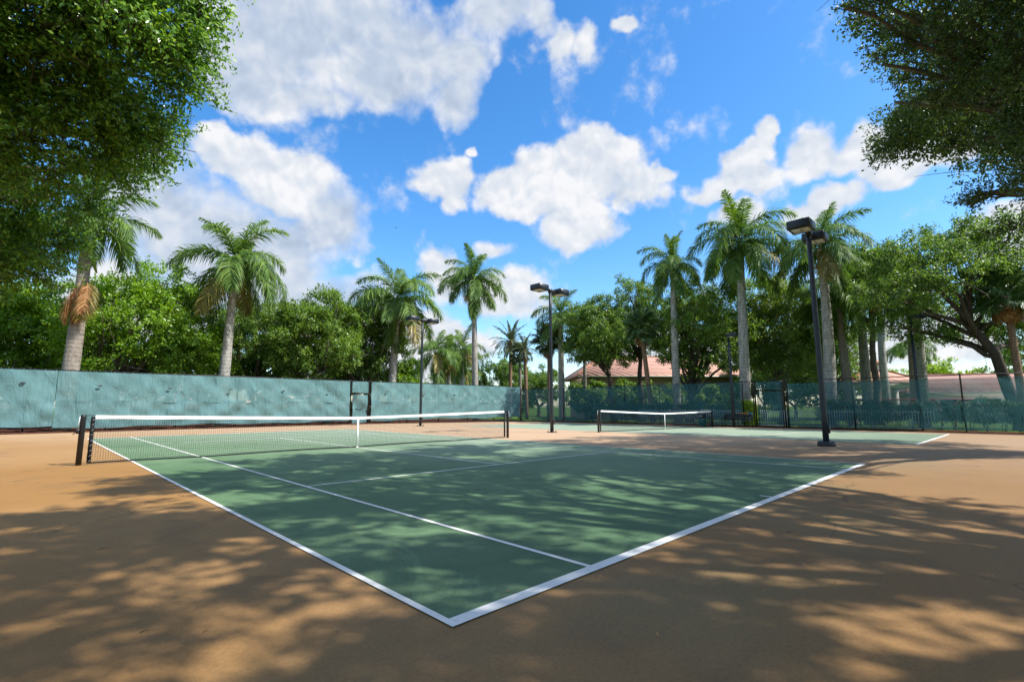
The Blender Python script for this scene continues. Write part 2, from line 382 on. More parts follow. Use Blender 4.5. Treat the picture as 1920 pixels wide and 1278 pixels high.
# tan acrylic of the surround, green acrylic of the courts
def m_court(name, base, pale, dark, stain=None, far_sheen=None):
    m, t = newmat(name)
    co = t.n('ShaderNodeTexCoord').outputs['Object']
    big = t.noise(co, 0.22, 4, .55, .4); mid = t.noise(co, 1.1, 5, .6, .3)
    st_ = t.n('ShaderNodeMapping', {'Vector': co, 'Rotation': (0, 0, 0.06), 'Scale': (0.55, 5.0, 1)})
    streak = t.noise(st_.outputs[0], 1.3, 5, .62)
    fine = t.noise(co, 38, 5, .75); grain = t.noise(co, 260, 2, .6)
    c = t.mix(t.smooth(big, .38, .66), base, pale)
    c = t.mix(t.math('MULTIPLY', t.smooth(mid, .50, .72), .55), c, dark)
    c = t.mix(t.math('MULTIPLY', t.smooth(streak, .52, .74), .38), c, dark)
    s3 = t.n('ShaderNodeSeparateXYZ', {0: co}).outputs
    if stain:
        d = t.math('ABSOLUTE', t.math('ADD', s3[1], 12.5))
        mk = t.math('MULTIPLY', t.smooth(d, 1.3, .1), t.smooth(t.noise(co, .5, 4, .6), .40, .62))
        c = t.mix(t.math('MULTIPLY', mk, .55), c, stain)
    if far_sheen:                     # far sunlit side painted paler, for its sheen at a low angle
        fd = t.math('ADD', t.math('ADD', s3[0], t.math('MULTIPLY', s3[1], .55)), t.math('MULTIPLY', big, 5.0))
        c = t.mix(t.math('MULTIPLY', t.smooth(fd, -5.0, 13.0), .92), c, far_sheen)
        # old sweep and scuff marks
    near_shade = t.smooth(t.math('ADD', s3[1], t.math('MULTIPLY', mid, 5.0)), -3.0, -9.5)  # near court darkened in the colour to deepen the tree shade there
    c = t.mix(t.math('MULTIPLY', near_shade, .48), c, dark)
    wv = t.n('ShaderNodeMapping', {'Vector': co, 'Rotation': (0, 0, .5), 'Scale': (.25, 9, 1)})
    scuff = t.smooth(t.noise(wv.outputs[0], 1.7, 3, .5), .70, .76)
    c = t.mix(t.math('MULTIPLY', scuff, .22), c, pale)
    if not stain:
        bm_ = t.smooth(t.n('ShaderNodeTexVoronoi', {'Vector': t.vmath('ADD', co, t.vmath('SCALE', t.noise(co, 6, 2, .5, out='Color'), scale=.08)), 'Scale': 1.9}).outputs[0], .085, .03)
        c = t.mix(t.math('MULTIPLY', bm_, t.math('MULTIPLY', t.smooth(t.noise(co, .7, 3, .6), .45, .6), .30)), c, [x * .45 for x in dark])
        pud = t.noise(co, .42, 6, .65, .8); ring = t.smooth(t.math('ABSOLUTE', t.math('SUBTRACT', pud, .56)), .03, .0)
        c = t.mix(t.math('MULTIPLY', ring, .22), c, [min(1, x * 1.5) for x in pale])
    # slabs poured in bays: hairline joints
    j = t.n('ShaderNodeVectorMath', {0: co, 1: (0, 0, 0)}, operation='ADD').outputs[0]
    vor = t.n('ShaderNodeTexVoronoi', {'Vector': t.vmath('ADD', co, t.vmath('SCALE', t.noise(co, .8, 4, .6, out='Color'), scale=1.5)), 'Scale': .11}, feature='DISTANCE_TO_EDGE').outputs[0]
    crack = t.smooth(vor, .0, .0016, .65, 0.0)
    c = t.mix(crack, c, [x * .35 for x in dark])
    gv = t.math('ADD', .18, t.math('MULTIPLY', fine, .90)); gv = t.math('ADD', gv, t.math('MULTIPLY', grain, .75))
    c = t.mix(1.0, c, t.n('ShaderNodeCombineColor', {0: gv, 1: gv, 2: gv}).outputs[0], 'MULTIPLY')
    rg = t.math('ADD', .62, t.math('MULTIPLY', mid, .2))
    finish(t, c, rg, .28, t.math('ADD', fine, grain), .35, .004)
    return m
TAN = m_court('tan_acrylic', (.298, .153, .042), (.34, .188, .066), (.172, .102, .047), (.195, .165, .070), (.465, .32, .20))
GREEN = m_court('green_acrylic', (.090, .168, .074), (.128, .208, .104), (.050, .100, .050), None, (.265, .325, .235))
LINE, t = newmat('court_line_paint')
co = t.n('ShaderNodeTexCoord').outputs['Object']
wr = t.smooth(t.noise(co, 30, 6, .75), .56, .68)
c = t.mix(t.math('MULTIPLY', wr, .5), (.80, .775, .72), (.33, .38, .30))
c = t.mix(t.math('MULTIPLY', t.smooth(t.noise(co, 1.4, 4, .6), .5, .7), .25), c, (.50, .47, .40))
finish(t, c, .7, .25)

LAWN, t = newmat('lawn_grass')
co = t.n('ShaderNodeTexCoord').outputs['Object']
c = t.ramp(t.noise(co, .6, 6, .65), [(.3, (.035, .075, .012)), (.7, (.10, .17, .03))])
finish(t, c, .95, .1, t.noise(co, 40, 3, .6), .6, .05)
MULCH, t = newmat('mulch')
co = t.n('ShaderNodeTexCoord').outputs['Object']
c = t.ramp(t.noise(co, 14, 4, .7), [(.3, (.03, .012, .008)), (.55, (.085, .033, .020)), (.75, (.17, .08, .045))])
finish(t, c, .95, .1, t.noise(co, 30, 3, .7), .8, .04)

def m_screen(name, col, opac, weave=900, show_through=0.0):
    m, t = newmat(name)
    co = t.n('ShaderNodeTexCoord').outputs['Object']
    nz = t.noise(co, .8, 5, .6); fold = t.n('ShaderNodeMapping', {'Vector': co, 'Rotation': (0, .5, .5), 'Scale': (1.2, 1.2, .35)})
    f1 = t.noise(fold.outputs[0], 1.6, 4, .6, .6)
    c = t.ramp(nz, [(.3, [x * .86 for x in col]), (.7, [x * 1.12 for x in col])])
    dust = t.math('MULTIPLY', t.smooth(t.noise(co, 2.6, 6, .7), .52, .75), .22)
    c = t.mix(dust, c, (.42, .50, .48))
    if show_through:  # pale patches painted in for bright things showing through the mesh
        s3 = t.n('ShaderNodeSeparateXYZ', {0: co}).outputs
        band = t.smooth(t.math('ABSOLUTE', t.math('SUBTRACT', s3[2], 1.72)), .34, .06)
        pt = t.smooth(t.noise(t.n('ShaderNodeMapping', {'Vector': co, 'Scale': (1, 1, 1.6)}).outputs[0], 1.15, 5, .62), .60, .66)
        wm = t.math('MULTIPLY', t.math('MULTIPLY', band, pt), show_through)
        c = t.mix(wm, c, (.62, .60, .52))
    bump = t.n('ShaderNodeBump', {'Height': f1, 'Strength': .9, 'Distance': .16})
    df = t.n('ShaderNodeBsdfDiffuse', {0: c, 'Normal': bump.outputs[0]})
    tl = t.n('ShaderNodeBsdfTranslucent', {0: c, 'Normal': bump.outputs[0]})
    mx = t.n('ShaderNodeMixShader', {0: .30, 1: df.outputs[0], 2: tl.outputs[0]})
    tp = t.n('ShaderNodeBsdfTransparent')
    op = t.math('ADD', opac, t.math('MULTIPLY', t.math('SUBTRACT', nz, .5), .10))
    fx = t.n('ShaderNodeMixShader', {0: op, 1: tp.outputs[0], 2: mx.outputs[0]})
    t.n('ShaderNodeOutputMaterial', {0: fx.outputs[0]})
    return m
TEAL = (.165, .310, .320)
SCREEN_UP = m_screen('windscreen_fabric', (.17, .325, .335), .90, show_through=.8)
SCREEN_LOW = m_screen('windscreen_fabric_double', (.15, .285, .295), .97)
SCREEN_R_UP = m_screen('windscreen_fabric_backlit', (.06, .175, .195), .57)  # same fabric as the left fence, backlit darkness put into its teal
SCREEN_R_LOW = m_screen('windscreen_fabric_backlit_double', (.055, .165, .18), .63)

# ------------------------------------------------------------------ ground and courts
def sheet(name, x0, x1, y0, y1, m, dz=0.0, step=None, kind=True):
    xs = [x0] + [x for x in (10.0, 27.0) if x0 < x < x1] + [x1]
    V = []; q = []
    for x in xs: V += [[x, y0, gz(x) + dz], [x, y1, gz(x) + dz]]
    for i in range(len(xs) - 1): q.append([2 * i, 2 * i + 2, 2 * i + 3, 2 * i + 1])
    o = MB().add(V, q).build(name, m)
    return struct(o) if kind else o
lawn = sheet('lawn', -900, 900, -900, 900, LAWN, -0.04)
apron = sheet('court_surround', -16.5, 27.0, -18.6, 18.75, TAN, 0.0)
def court(cx):
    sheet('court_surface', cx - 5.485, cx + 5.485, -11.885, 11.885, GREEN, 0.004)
    def ln(xa, xb, ya, yb): sheet('court_line', cx + xa, cx + xb, ya, yb, LINE, 0.008)
    for s in (-1, 1):
        a, b = sorted((s * 5.485, s * 5.435)); ln(a, b, -11.785, 11.785)
        a, b = sorted((s * 4.115, s * 4.065)); ln(a, b, -11.785, 11.785)
        ya, yb = sorted((s * 11.885, s * 11.785)); ln(-5.485, 5.485, ya, yb)
        ya, yb = sorted((s * 6.40, s * 6.35)); ln(-4.065, 4.065, ya, yb)
        ya, yb = sorted((s * 11.783, s * 11.63)); ln(-.025, .025, ya, yb)
    ln(-.025, .025, -6.348, 6.348)
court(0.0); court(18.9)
rng = np.random.default_rng(5)
def mulch(x0, x1, y0, y1, seed):
    r = np.random.default_rng(seed); L = max(x1 - x0, y1 - y0); nu = int((x1 - x0) / .25) + 2; nv = int((y1 - y0) / .25) + 2
    def fn(u, v):
        x = x0 + (x1 - x0) * u; y = y0 + (y1 - y0) * v
        e = np.minimum(np.minimum(u, 1 - u), np.minimum(v, 1 - v)); e = np.clip(np.minimum(np.minimum(u * (x1 - x0), (1 - u) * (x1 - x0)), np.minimum(v * (y1 - y0), (1 - v) * (y1 - y0))) * 3, 0, 1)
        z = np.array([gz(a) for a in x.ravel()]).reshape(x.shape) - .03 + e * (.07 + .07 * r.random(x.shape))
        return np.stack([x, y, z], -1)
    return struct(MB().grid(nu, nv, fn).build('mulch_bed', MULCH))
mulch(-16.5, 27.6, 18.5, 30.0, 1); mulch(26.85, 28.3, -18.6, 18.7, 2)

# ------------------------------------------------------------------ fences
def wavy(p0, p1, z0, z1, nrm, seed, amp=.03, nu=None, sag=0.0):
    """fabric sheet between two points of the fence line"""
    r = np.random.default_rng(seed); p0 = np.asarray(p0, float); p1 = np.asarray(p1, float)
    L = np.linalg.norm(p1 - p0); nu = int(L / .12) + 2; nv = 16
    ph = r.random(8) * 6.28; fr = r.uniform(.6, 3.2, 8); sl = r.uniform(-1.6, 1.6, 8)
    def fn(u, v):
        X = u * L; Z = v * (z1 - z0); d = np.zeros_like(u)
        for k in range(8): d = d + np.sin(fr[k] * (X + sl[k] * Z) * 1.7 + ph[k]) / (1 + .35 * fr[k])
        d = d * amp * (.35 + .65 * np.sin(pi * np.clip(v, 0, 1)) ** .6)
        zb = z0 + (z1 - z0) * v
        zb = zb + (1 - v) * (.03 * np.sin(X * 1.9 + ph[0]) + .03 * np.sin(X * .7 + ph[1])) - v * sag * (.5 - .5 * np.cos(X / 3.05 * 2 * pi)) * .02
        pt = p0[None, None, :] + (p1 - p0)[None, None, :] * u[..., None]
        out = np.zeros(u.shape + (3,)); out[..., 0] = pt[..., 0] + nrm[0] * d; out[..., 1] = pt[..., 1] + nrm[1] * d; out[..., 2] = zb
        return out
    mb = MB(); mb.grid(nu, nv, fn); return mb
def post(mb, x, y, z0, z1, r=.036):
    mb.tube([[x, y, z0], [x, y, z1 - .03], [x, y, z1], [x, y, z1 + .03]], [r, r, r * 1.15, r * .3], 8)

LF = thing('tennis_fence', 'long light teal windscreen fence behind the near court, pierced by half-moon vents', 'fence', (0, 19, 0))
YF = 19.0
def lf(v): return np.array(v, float) - np.array([0, 19, 0])
def ztop_l(x): return 3.14
gx0, gx1 = 9.18, 10.52                   # gate opening
for xa, xb, sd in ((-16.5, -6.35, 11), (-6.33, 9.02, 12), (10.70, 26.25, 13)):
    up = wavy(lf((xa, YF - .13, 0)), lf((xb, YF - .13, 0)), 1.50, 3.04, (0, 1), sd, .028).build('windscreen', SCREEN_UP, LF, True)
    lw = wavy(lf((xa, YF - .15, 0)), lf((xb, YF - .15, 0)), (.31 if xa < -7 else .24), 1.60, (0, 1), sd + 20, .04).build('windscreen', SCREEN_LOW, LF, True)
    up['label'] = 'upper band of light teal windscreen fabric'; lw['label'] = 'lower doubled band of teal windscreen fabric'
    # half-moon vents cut in the fabric
    for u, v in ((43, 716), (187, 722), (318, 727), (433, 729), (531, 731), (617, 732), (726, 733), (795, 737), (852, 739), (903, 742)):
        p = PY(u, v, YF - .20)
        if not (xa < p[0] < xb): continue
        mb = MB(); a = np.linspace(0, pi, 9); rr = .11
        prof = [[-rr * cos(t_), -.05 - .05 * sin(t_), -rr * .62 * sin(t_)] for t_ in a]
        V = [[0, -.035, 0]] + prof; tt = [[0, i, i + 1] for i in range(1, 9)]
        mb.add(V, (), tt)
        fl = mb.build('vent_flap', BLACK, up); fl.location = (p[0], p[1] - 19 + .01, p[2])
rail = MB(); rail.tube([lf((-16.5, YF, 3.08)), lf((0, YF, 3.08)), lf((26.4, YF, 3.07))], .027, 6)
rail.build('top_rail', BLACK, LF)
for k, x in enumerate(list(np.arange(-16.5, 8, 3.05)) + [8.98] + [10.74] + list(np.arange(13.8, 26, 3.05)) + [26.4]):
    mb = MB(); post(mb, x, 0, -.25, 3.12); mb.build('post', BLACK, LF)
mb = MB()
for x in np.arange(-16.3, 26.3, .38):
    if gx0 - .2 < x < gx1 + .2: continue
    mb.tube([[x, -.03, 3.115], [x, -.075, 3.07], [x, -.07, 3.02]], .006, 4)
stuff(mb.build('tie_wire', STEEL, LF))
rr_ = MB(); rr_.tube([lf((-16.5, YF, .03)), lf((8.9, YF, .0))], .012, 5); rr_.tube([lf((10.8, YF, .0)), lf((26.3, YF, -.12))], .012, 5); rr_.build('bottom_wire', BLACK, LF)

def gate(name, label, c, w_, zt, zg, ztr, rotz, vine=None, scr=SCREEN_LOW, up_scr=SCREEN_UP):
    """opening with paired posts, a fabric transom and a framed leaf below it"""
    g = thing(name, label, 'gate', c, rotz)
    for s in (-1, 1):
        mb = MB(); post(mb, s * (w_ / 2 + .02), 0, zg, zt, .05); mb.build('post', BLACK, g)
        mb = MB(); post(mb, s * (w_ / 2 + .02) + s * .12, .02, zg, zt + .02, .035); mb.build('post', BLACK, g)
    mb = MB(); mb.tube([[-w_ / 2, 0, zt - .04], [w_ / 2, 0, zt - .04]], .025, 6); mb.build('top_rail', BLACK, g)
    mb = MB(); mb.tube([[-w_ / 2, 0, ztr], [0, 0, ztr - .03], [w_ / 2, 0, ztr]], .026, 6); mb.build('transom_rail', BLACK, g)
    wavy((-w_ / 2 + .06, -.05, 0), (w_ / 2 - .06, -.05, 0), ztr + .02, zt - .06, (0, 1), 71, .03).build('windscreen', up_scr, g, True)
    lf_ = MB(); a, b = -w_ / 2 + .12, w_ / 2 - .10
    lf_.tube([[a, 0, zg + .12], [a, 0, ztr - .10]], .024, 6); lf_.tube([[b, 0, zg + .12], [b, 0, ztr - .10]], .024, 6)
    for z in (zg + .12, (zg + ztr) / 2, ztr - .10): lf_.tube([[a, 0, z], [b, 0, z]], .02, 6)
    leaf = lf_.build('gate_frame', BLACK, g)
    wavy((a, -.04, 0), (b, -.04, 0), zg + .18, ztr - .14, (0, 1), 72, .05).build('windscreen', scr, g, True)
    mb = MB(); mb.box((b, -.06, (zg + ztr) / 2 - .1), (.07, .06, .16), bev=.01); mb.build('latch', BLACK, leaf)
    return g
gate('court_gate', 'narrow gate with sagging teal fabric between paired black posts in the back fence', (9.85, 19.0, 0), 1.34, 3.10, -.10, 2.22, 0.0)

XR = 27.2
RF = thing('tennis_fence', 'dark see-through teal fence section behind the far net, left of the yellow-green shrub', 'fence', (XR, 0, 0))
def rx(y): return 0.0 - .035 * max(0, (y - (-2))) / 1.0 * 1.0      # fence line leans slightly inwards to the corner
def rp(y): return np.array([rx(y), y, 0.0])
ztr_ = 2.83
for ya, yb, sd in ((18.85, 14.0, 31), (13.75, -1.30, 32)):
    for (z0, z1, mt, k) in ((1.28, 2.80, SCREEN_R_UP, 0), (.05, 1.30, SCREEN_R_LOW, 20)):
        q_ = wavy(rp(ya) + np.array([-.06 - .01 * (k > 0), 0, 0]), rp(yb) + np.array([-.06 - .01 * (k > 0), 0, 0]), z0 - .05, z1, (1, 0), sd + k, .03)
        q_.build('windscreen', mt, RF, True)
for y in [18.95, 13.87, 10.8, 7.7, 4.7, 1.7, -1.35]:
    mb = MB(); p = rp(y); post(mb, p[0], p[1], -.3, 2.88); mb.build('post', BLACK, RF)
mb = MB(); mb.tube([rp(18.95) + [0, 0, 2.84], rp(8) + [0, 0, 2.83], rp(-2.0) + [0, 0, 2.83]], .024, 6); mb.build('top_rail', BLACK, RF)

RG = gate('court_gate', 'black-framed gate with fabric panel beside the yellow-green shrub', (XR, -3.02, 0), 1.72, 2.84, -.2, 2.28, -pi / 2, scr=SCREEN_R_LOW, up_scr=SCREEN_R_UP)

RS = thing('tennis_fence', 'dark see-through teal fence section behind the near lamp, bare rail above its fabric', 'fence', (XR, 0, 0))
for ya, yb, sd in ((-4.12, -17.9, 51),):
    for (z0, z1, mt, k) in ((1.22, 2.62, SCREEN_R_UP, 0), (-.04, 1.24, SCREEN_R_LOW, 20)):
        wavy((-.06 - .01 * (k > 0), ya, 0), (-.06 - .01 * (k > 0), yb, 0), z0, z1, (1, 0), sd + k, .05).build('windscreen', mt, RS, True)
for y in [-4.1, -7.58, -10.6, -12.32, -15.1, -18.0]:
    mb = MB(); post(mb, 0, y, -.3, 2.86); mb.build('post', BLACK, RS)
mb = MB(); mb.tube([[0, -4.1, 2.80], [0, -11, 2.79], [0, -18.1, 2.78]], .024, 6); mb.build('top_rail', BLACK, RS)

# ------------------------------------------------------------------ tennis nets
def net(name, label, cx, seed):
    g0 = thing(name, label, 'net', (cx, 0, 0))
    z = lambda x: gz(cx + x)
    for s in (-1, 1):
        mb = MB(); x = s * 6.40; zz = z(x)
        mb.tube([[x, 0, zz - .05], [x, 0, zz + 1.02], [x, 0, zz + 1.06], [x, 0, zz + 1.075]], [.052, .052, .05, .03], 12)
        pst = mb.build('net_post', BLACK, g0, True)
        mb = MB(); mb.box((x + s * .07, 0, zz + .72), (.06, .05, .10), bev=.008); mb.tube([[x + s * .09, 0, zz + .72], [x + s * .14, .0, zz + .66], [x + s * .14, .06, zz + .66]], .009, 5)
        mb.build('winch', BLACK, pst)
        mb = MB(); mb.tube([[x + s * .055, -.01, zz + 1.04], [x + s * .075, -.01, zz + .80]], .008, 5); mb.build('cable', ALU_WHITE, pst)
    top = lambda x: (z(x) + .914 + (1.055 - .914) * (abs(x) / 6.40) ** 1.15)
    yb = lambda x, t_: (-.10 * math.sin(pi * min(1, abs(x) / 6.2)) * math.sin(pi * min(1, t_ * 1.0)) * .6)   # belly in the wind
    xe = 6.27; cell = .0445; nx = int(2 * xe / cell); nz = 21
    xs = np.linspace(-xe, xe, nx + 1); T = np.linspace(0, 1, nz + 1)
    rn = np.random.default_rng(seed); jig = rn.normal(0, .004, (nx + 1, nz + 1, 2))
    P = np.zeros((nx + 1, nz + 1, 3))
    for i, x in enumerate(xs):
        zt = top(x) - .03; zb = z(x) + .012 + .02 * abs(math.sin(x * .8))
        for k, t_ in enumerate(T):
            P[i, k] = (x + jig[i, k, 0], yb(x, 1 - t_) + jig[i, k, 1], zb + (zt - zb) * t_)
    mb = MB(); hw = .0024
    for i in range(nx + 1): mb.tube(P[i], hw, 3, False)
    for k in range(nz + 1): mb.tube(P[::2, k] if nx % 2 == 0 else P[:, k], hw, 3, False)
    stuff(mb.build('netting', NETCORD, g0))
    # headband folded over the cable
    X = np.linspace(-6.2, 6.2, 61); mb = MB()
    for off in (-1, 1):
        V = []; q = []
        for x in X:
            wv = .004 * math.sin(x * 5 + off); V += [[x, off * .011 + wv * .3, top(x) + .012], [x, off * .016 + wv, top(x) - .068 + wv]]
        for i in range(60): q.append([2 * i, 2 * i + 2, 2 * i + 3, 2 * i + 1] if off > 0 else [2 * i, 2 * i + 1, 2 * i + 3, 2 * i + 2])
        mb.add(V, q)
    V = []; q = []
    for x in X: V += [[x, -.011, top(x) + .012], [x, .011, top(x) + .012]]
    for i in range(60): q.append([2 * i, 2 * i + 1, 2 * i + 3, 2 * i + 2])
    mb.add(V, q); mb.build('headband', WHITE_TAPE, g0)
    mb = MB(); mb.tube([[x, 0, top(x) + .006] for x in np.linspace(-6.4, -6.15, 5)], .006, 5); mb.tube([[x, 0, top(x) + .006] for x in np.linspace(6.15, 6.4, 5)], .006, 5); mb.build('cable', NETCORD, g0)
    mb = MB(); mb.box((0, -.03, z(0) + .46), (.052, .012, .90)); mb.box((0, -.01, z(0) + .012), (.06, .06, .024)); mb.build('centre_strap', WHITE_TAPE, g0)
    for s in (-1, 1):
        mb = MB(); x = s * 6.235; mb.box((x, 0, z(x) + .53), (.07, .022, 1.0))
        for zz in np.arange(.08, 1.0, .075): mb.tube([[x - .04, -.02, z(x) + zz], [x + .04, -.02, z(x) + zz + .03]], .006, 4)
        mb.build('side_band', NETCORD, g0)
        mb = MB()
        for zz in np.arange(.06, 1.0, .11): mb.tube([[x - .02, -.022, z(x) + zz], [x + .02, -.022, z(x) + zz + .035]], .006, 4)
        stuff(mb.build('lacing', STEEL, g0))
    mb = MB(); mb.tube([[x, yb(x, 1) - .01, z(x) + .02 + .02 * abs(math.sin(x * .8))] for x in np.linspace(-6.25, 6.25, 80)], .014, 5); mb.build('bottom_cord', NETCORD, g0)
    return g0
net('tennis_net', 'wide net with white headband across the near court', 0.0, 3)
net('tennis_net', 'smaller looking net on the far court, in front of the bench', 18.9, 4)

# ------------------------------------------------------------------ court lamps
def court_lamp(label, x, y, H, plinth):
    g = thing('court_lamp', label, 'lamp post', (x, y, gz(x)), 0, 'twin-headed lamp posts between the two courts')
    mb = MB()
    if plinth: mb.lathe([(0.0, .155), (.20, .155), (.235, .13), (.245, .06), (.245, 0), (.24, -.02)][::-1], 20)
    else:
        mb.box((0, 0, .015), (.36, .36, .03))
        for a in (-1, 1):
            for b in (-1, 1): mb.tube([[a * .13, b * .13, .03], [a * .13, b * .13, .10]], .016, 6)
    mb.build('base', BLACK if plinth else BLACK_FADED, g, plinth)
    mb = MB(); zz = np.linspace(.0, H - .22, 8); mb.tube([[0, 0, a] for a in zz], np.linspace(.088, .072, 8), 14)
    pl = mb.build('pole', DARKBRONZE, g, True)
    mb = MB(); mb.box((.03, -.095, .52), (.10, .05, .26), bev=.01); mb.build('hand_hole_cover', BLACK, pl)
    mb = MB(); mb.box((0, 0, H - .16), (.17, .17, .20), bev=.02); mb.build('pole_cap', BLACK, pl)
    for s in (-1, 1):
        mb = MB(); mb.box((s * .26, 0, H - .12), (.40, .09, .11), bev=.01); mb.build('arm', BLACK, g)
        hx = s * .78
        mb = MB(); mb.box((hx, 0, H - .115), (.66, .64, .27), bev=.015); hd = mb.build('lamp_head', DARKBRONZE, g)
        mb = MB(); w2, l2 = .27, .26
        for (cx_, cy_, dx, dy) in ((0, w2, .60, .03), (0, -w2, .60, .03), (l2 + .02, 0, .03, .51), (-l2 - .02, 0, .03, .51)): mb.box((hx + cx_, cy_, H - .258), (dx, dy, .018))
        mb.build('lens_frame', BLACK, hd)
        mb = MB(); mb.box((hx, 0, H - .254), (.50, .49, .010)); mb.build('lens', LENS, hd)
        mb = MB(); mb.tube([[hx - .12, 0, H - .268], [hx + .14, 0, H - .268]], .022, 8); mb.build('bulb_shadow', STEEL, hd)
    return g
court_lamp('tall twin-headed lamp nearest the camera, on a round black plinth', 10.24, -10.05, 6.90, True)
court_lamp('twin-headed lamp post standing just past the near net\'s right post', 10.70, 1.41, 7.05, False)
court_lamp('twin-headed lamp post seen through the near net, farthest of the row', 10.94, 12.83, 7.05, False)

def lot_lamp(label, u, v, D, rz):
    p = PD(u, v, D); g = thing('parking_lamp', label, 'lamp post', (p[0], p[1], gz(p[0]) - .04), rz, 'single lamps beyond the right fence')
    H = p[2] + .3
    mb = MB(); mb.tube([[0, 0, 0], [0, 0, H * .5], [0, 0, H]], [.10, .085, .07], 10); mb.build('pole', DARKBRONZE, g, True)
    mb = MB(); mb.box((-.34, 0, H), (.78, .40, .24), bev=.02); hd = mb.build('lamp_head', DARKBRONZE, g)
    mb = MB(); mb.box((-.34, 0, H - .125), (.60, .30, .012)); mb.build('lens', LENS, hd)
lot_lamp('slim lamp post between two royal palms behind the right fence', 1366, 632, 32.5, pi / 4)
lot_lamp('dark lamp post in front of paired palm trunks at the right', 1706, 596, 29.3, 2.2)
lot_lamp('distant lamp post half hidden in the oak left of the clubhouse roof', 1128, 668, 60, pi / 4)

# ------------------------------------------------------------------ bench, bin, shrub by the right fence
bp_ = np.array([25.9, -1.35, gz(25.9)])
bn = thing('bench', 'black slatted bench with orange and blue strips over its back, by the far net', 'bench', tuple(bp_), pi / 2 + .02)
# local x along the bench, local +y towards the fence side
Lb = 1.85
for s in (-1, 1):
    for yy, zt in ((-.24, .62), (.24, .88)):
        mb = MB(); mb.box((s * (Lb / 2 - .06), -yy, zt / 2), (.055, .055, zt), bev=.008); mb.build('leg', BLACK, bn)
    mb = MB(); mb.box((s * (Lb / 2 - .06), 0, .62), (.05, .52, .04), bev=.008); mb.build('armrest', BLACK, bn)
for k in range(5):
    mb = MB(); mb.box((0, .22 - k * .105, .43), (Lb, .085, .03), bev=.006); mb.build('seat_slat', BLACK, bn)
for k in range(3):
    mb = MB(); mb.box((0, -.27 - k * .01, .54 + k * .12), (Lb, .025, .085), bev=.006); mb.build('back_slat', BLACK, bn)
mb = MB(); mb.box((0, -.27, .86), (Lb, .04, .04), bev=.006); mb.build('back_rail', BLACK, bn)
mb = MB(); mb.box((-.36, -.27, .905), (.60, .06, .045), bev=.012); tag(mb.build('cloth_strip', ORANGE, None), 'orange strip laid along the bench back', 'towel')
ob = bpy.data.objects['cloth_strip']; ob.location = bn.location; ob.rotation_euler = bn.rotation_euler
mb = MB(); mb.box((-.80, -.27, .905), (.24, .062, .05), bev=.012); o2 = mb.build('cloth_strip', BLUE, None); tag(o2, 'blue strip laid on the end of the bench back', 'towel')
o2.location = bn.location; o2.rotation_euler = bn.rotation_euler

bb = thing('litter_bin', 'green litter bin with a dark hood seen through the far net', 'litter bin', (26.3, 1.15, gz(26)))
mb = MB(); mb.lathe([(.0, .0), (.20, .0), (.235, .02), (.26, .52), (.25, .54)], 18); mb.build('bin_body', BIN_GREEN, bb, True)
mb = MB(); mb.lathe([(.245, .54), (.255, .56), (.255, .80), (.23, .88), (.0, .90)], 18); mb.build('hood', BLACK_FADED, bb, True)
mb = MB(); mb.box((-.255, 0, .70), (.02, .24, .13), bev=.005); mb.build('flap', STEEL, bb)

# ------------------------------------------------------------------ foliage tools
def leafcloud(rg, C, A, k, slen, ll, lw, jit=.20):
    """k leaves on a short twig at every centre C along axis A -> verts, quads"""
    N = len(C)
    t = rg.random((N, k)); C = C[:, None, :] + A[:, None, :] * (t * slen)[..., None] + rg.normal(0, slen * jit, (N, k, 3))
    C = C.reshape(-1, 3); n = len(C)
    d = np.repeat(A, k, 0) * .35 + rg.normal(0, .62, (n, 3)) + np.array([0, 0, -.18]); d /= np.linalg.norm(d, axis=1)[:, None] + 1e-9
    up = np.array([0, 0, .55]) + np.repeat(A, k, 0) * .85 + rg.normal(0, .42, (n, 3))
    sd = np.cross(d, up); sd /= np.linalg.norm(sd, axis=1)[:, None] + 1e-9
    nm = np.cross(sd, d)
    l = ll * rg.uniform(.65, 1.25, n)[:, None]; w2 = lw * rg.uniform(.7, 1.2, n)[:, None] * .5
    b = C; m1 = C + d * l * .5 + sd * w2 + nm * w2 * .35; tp = C + d * l - nm * l * .08; m2 = C + d * l * .5 - sd * w2 + nm * w2 * .35
    V = np.stack([b, m1, tp, m2], 1).reshape(-1, 3)
    q = np.arange(n * 4).reshape(-1, 4)
    return V, q
def lobe_points(rg, lobes, N, inner=.45, squash=.6, per=11, cr=.42):
    """N spray centres gathered in small clumps spread over ellipsoid lobes (c, r), mostly near the skin"""
    c = np.array([l[0] for l in lobes], float); r = np.array([l[1] for l in lobes], float)
    wts = (r[:, 0] * r[:, 1] + r[:, 0] * r[:, 2] + r[:, 1] * r[:, 2]); wts /= wts.sum()
    K = max(4, N // per)
    idx = rg.choice(len(lobes), K, p=wts)
    d = rg.normal(0, 1, (K, 3)); d /= np.linalg.norm(d, axis=1)[:, None]
    d[:, 2] = np.where(d[:, 2] < -.2, d[:, 2] * squash, d[:, 2])
    rad_ = inner + (1.06 - inner) * rg.random(K) ** .55
    K_c = c[idx] + d * r[idx] * rad_[:, None]
    m = rg.integers(0, K, N)
    g = rg.normal(0, 1, (N, 3)); g /= np.linalg.norm(g, axis=1)[:, None]; g *= (rg.random(N) ** .5)[:, None]
    size = cr * rg.uniform(.55, 1.35, K)[m][:, None] * np.minimum(1.6, (r[idx].mean(1) / 1.3) ** .4)[m][:, None]
    P = K_c[m] + g * size * np.array([1, 1, .62])
    ax = d[m] * .45 + g * .65 + rg.normal(0, .35, (N, 3)) + np.array([0, 0, .22]); ax /= np.linalg.norm(ax, axis=1)[:, None]
    return P, ax
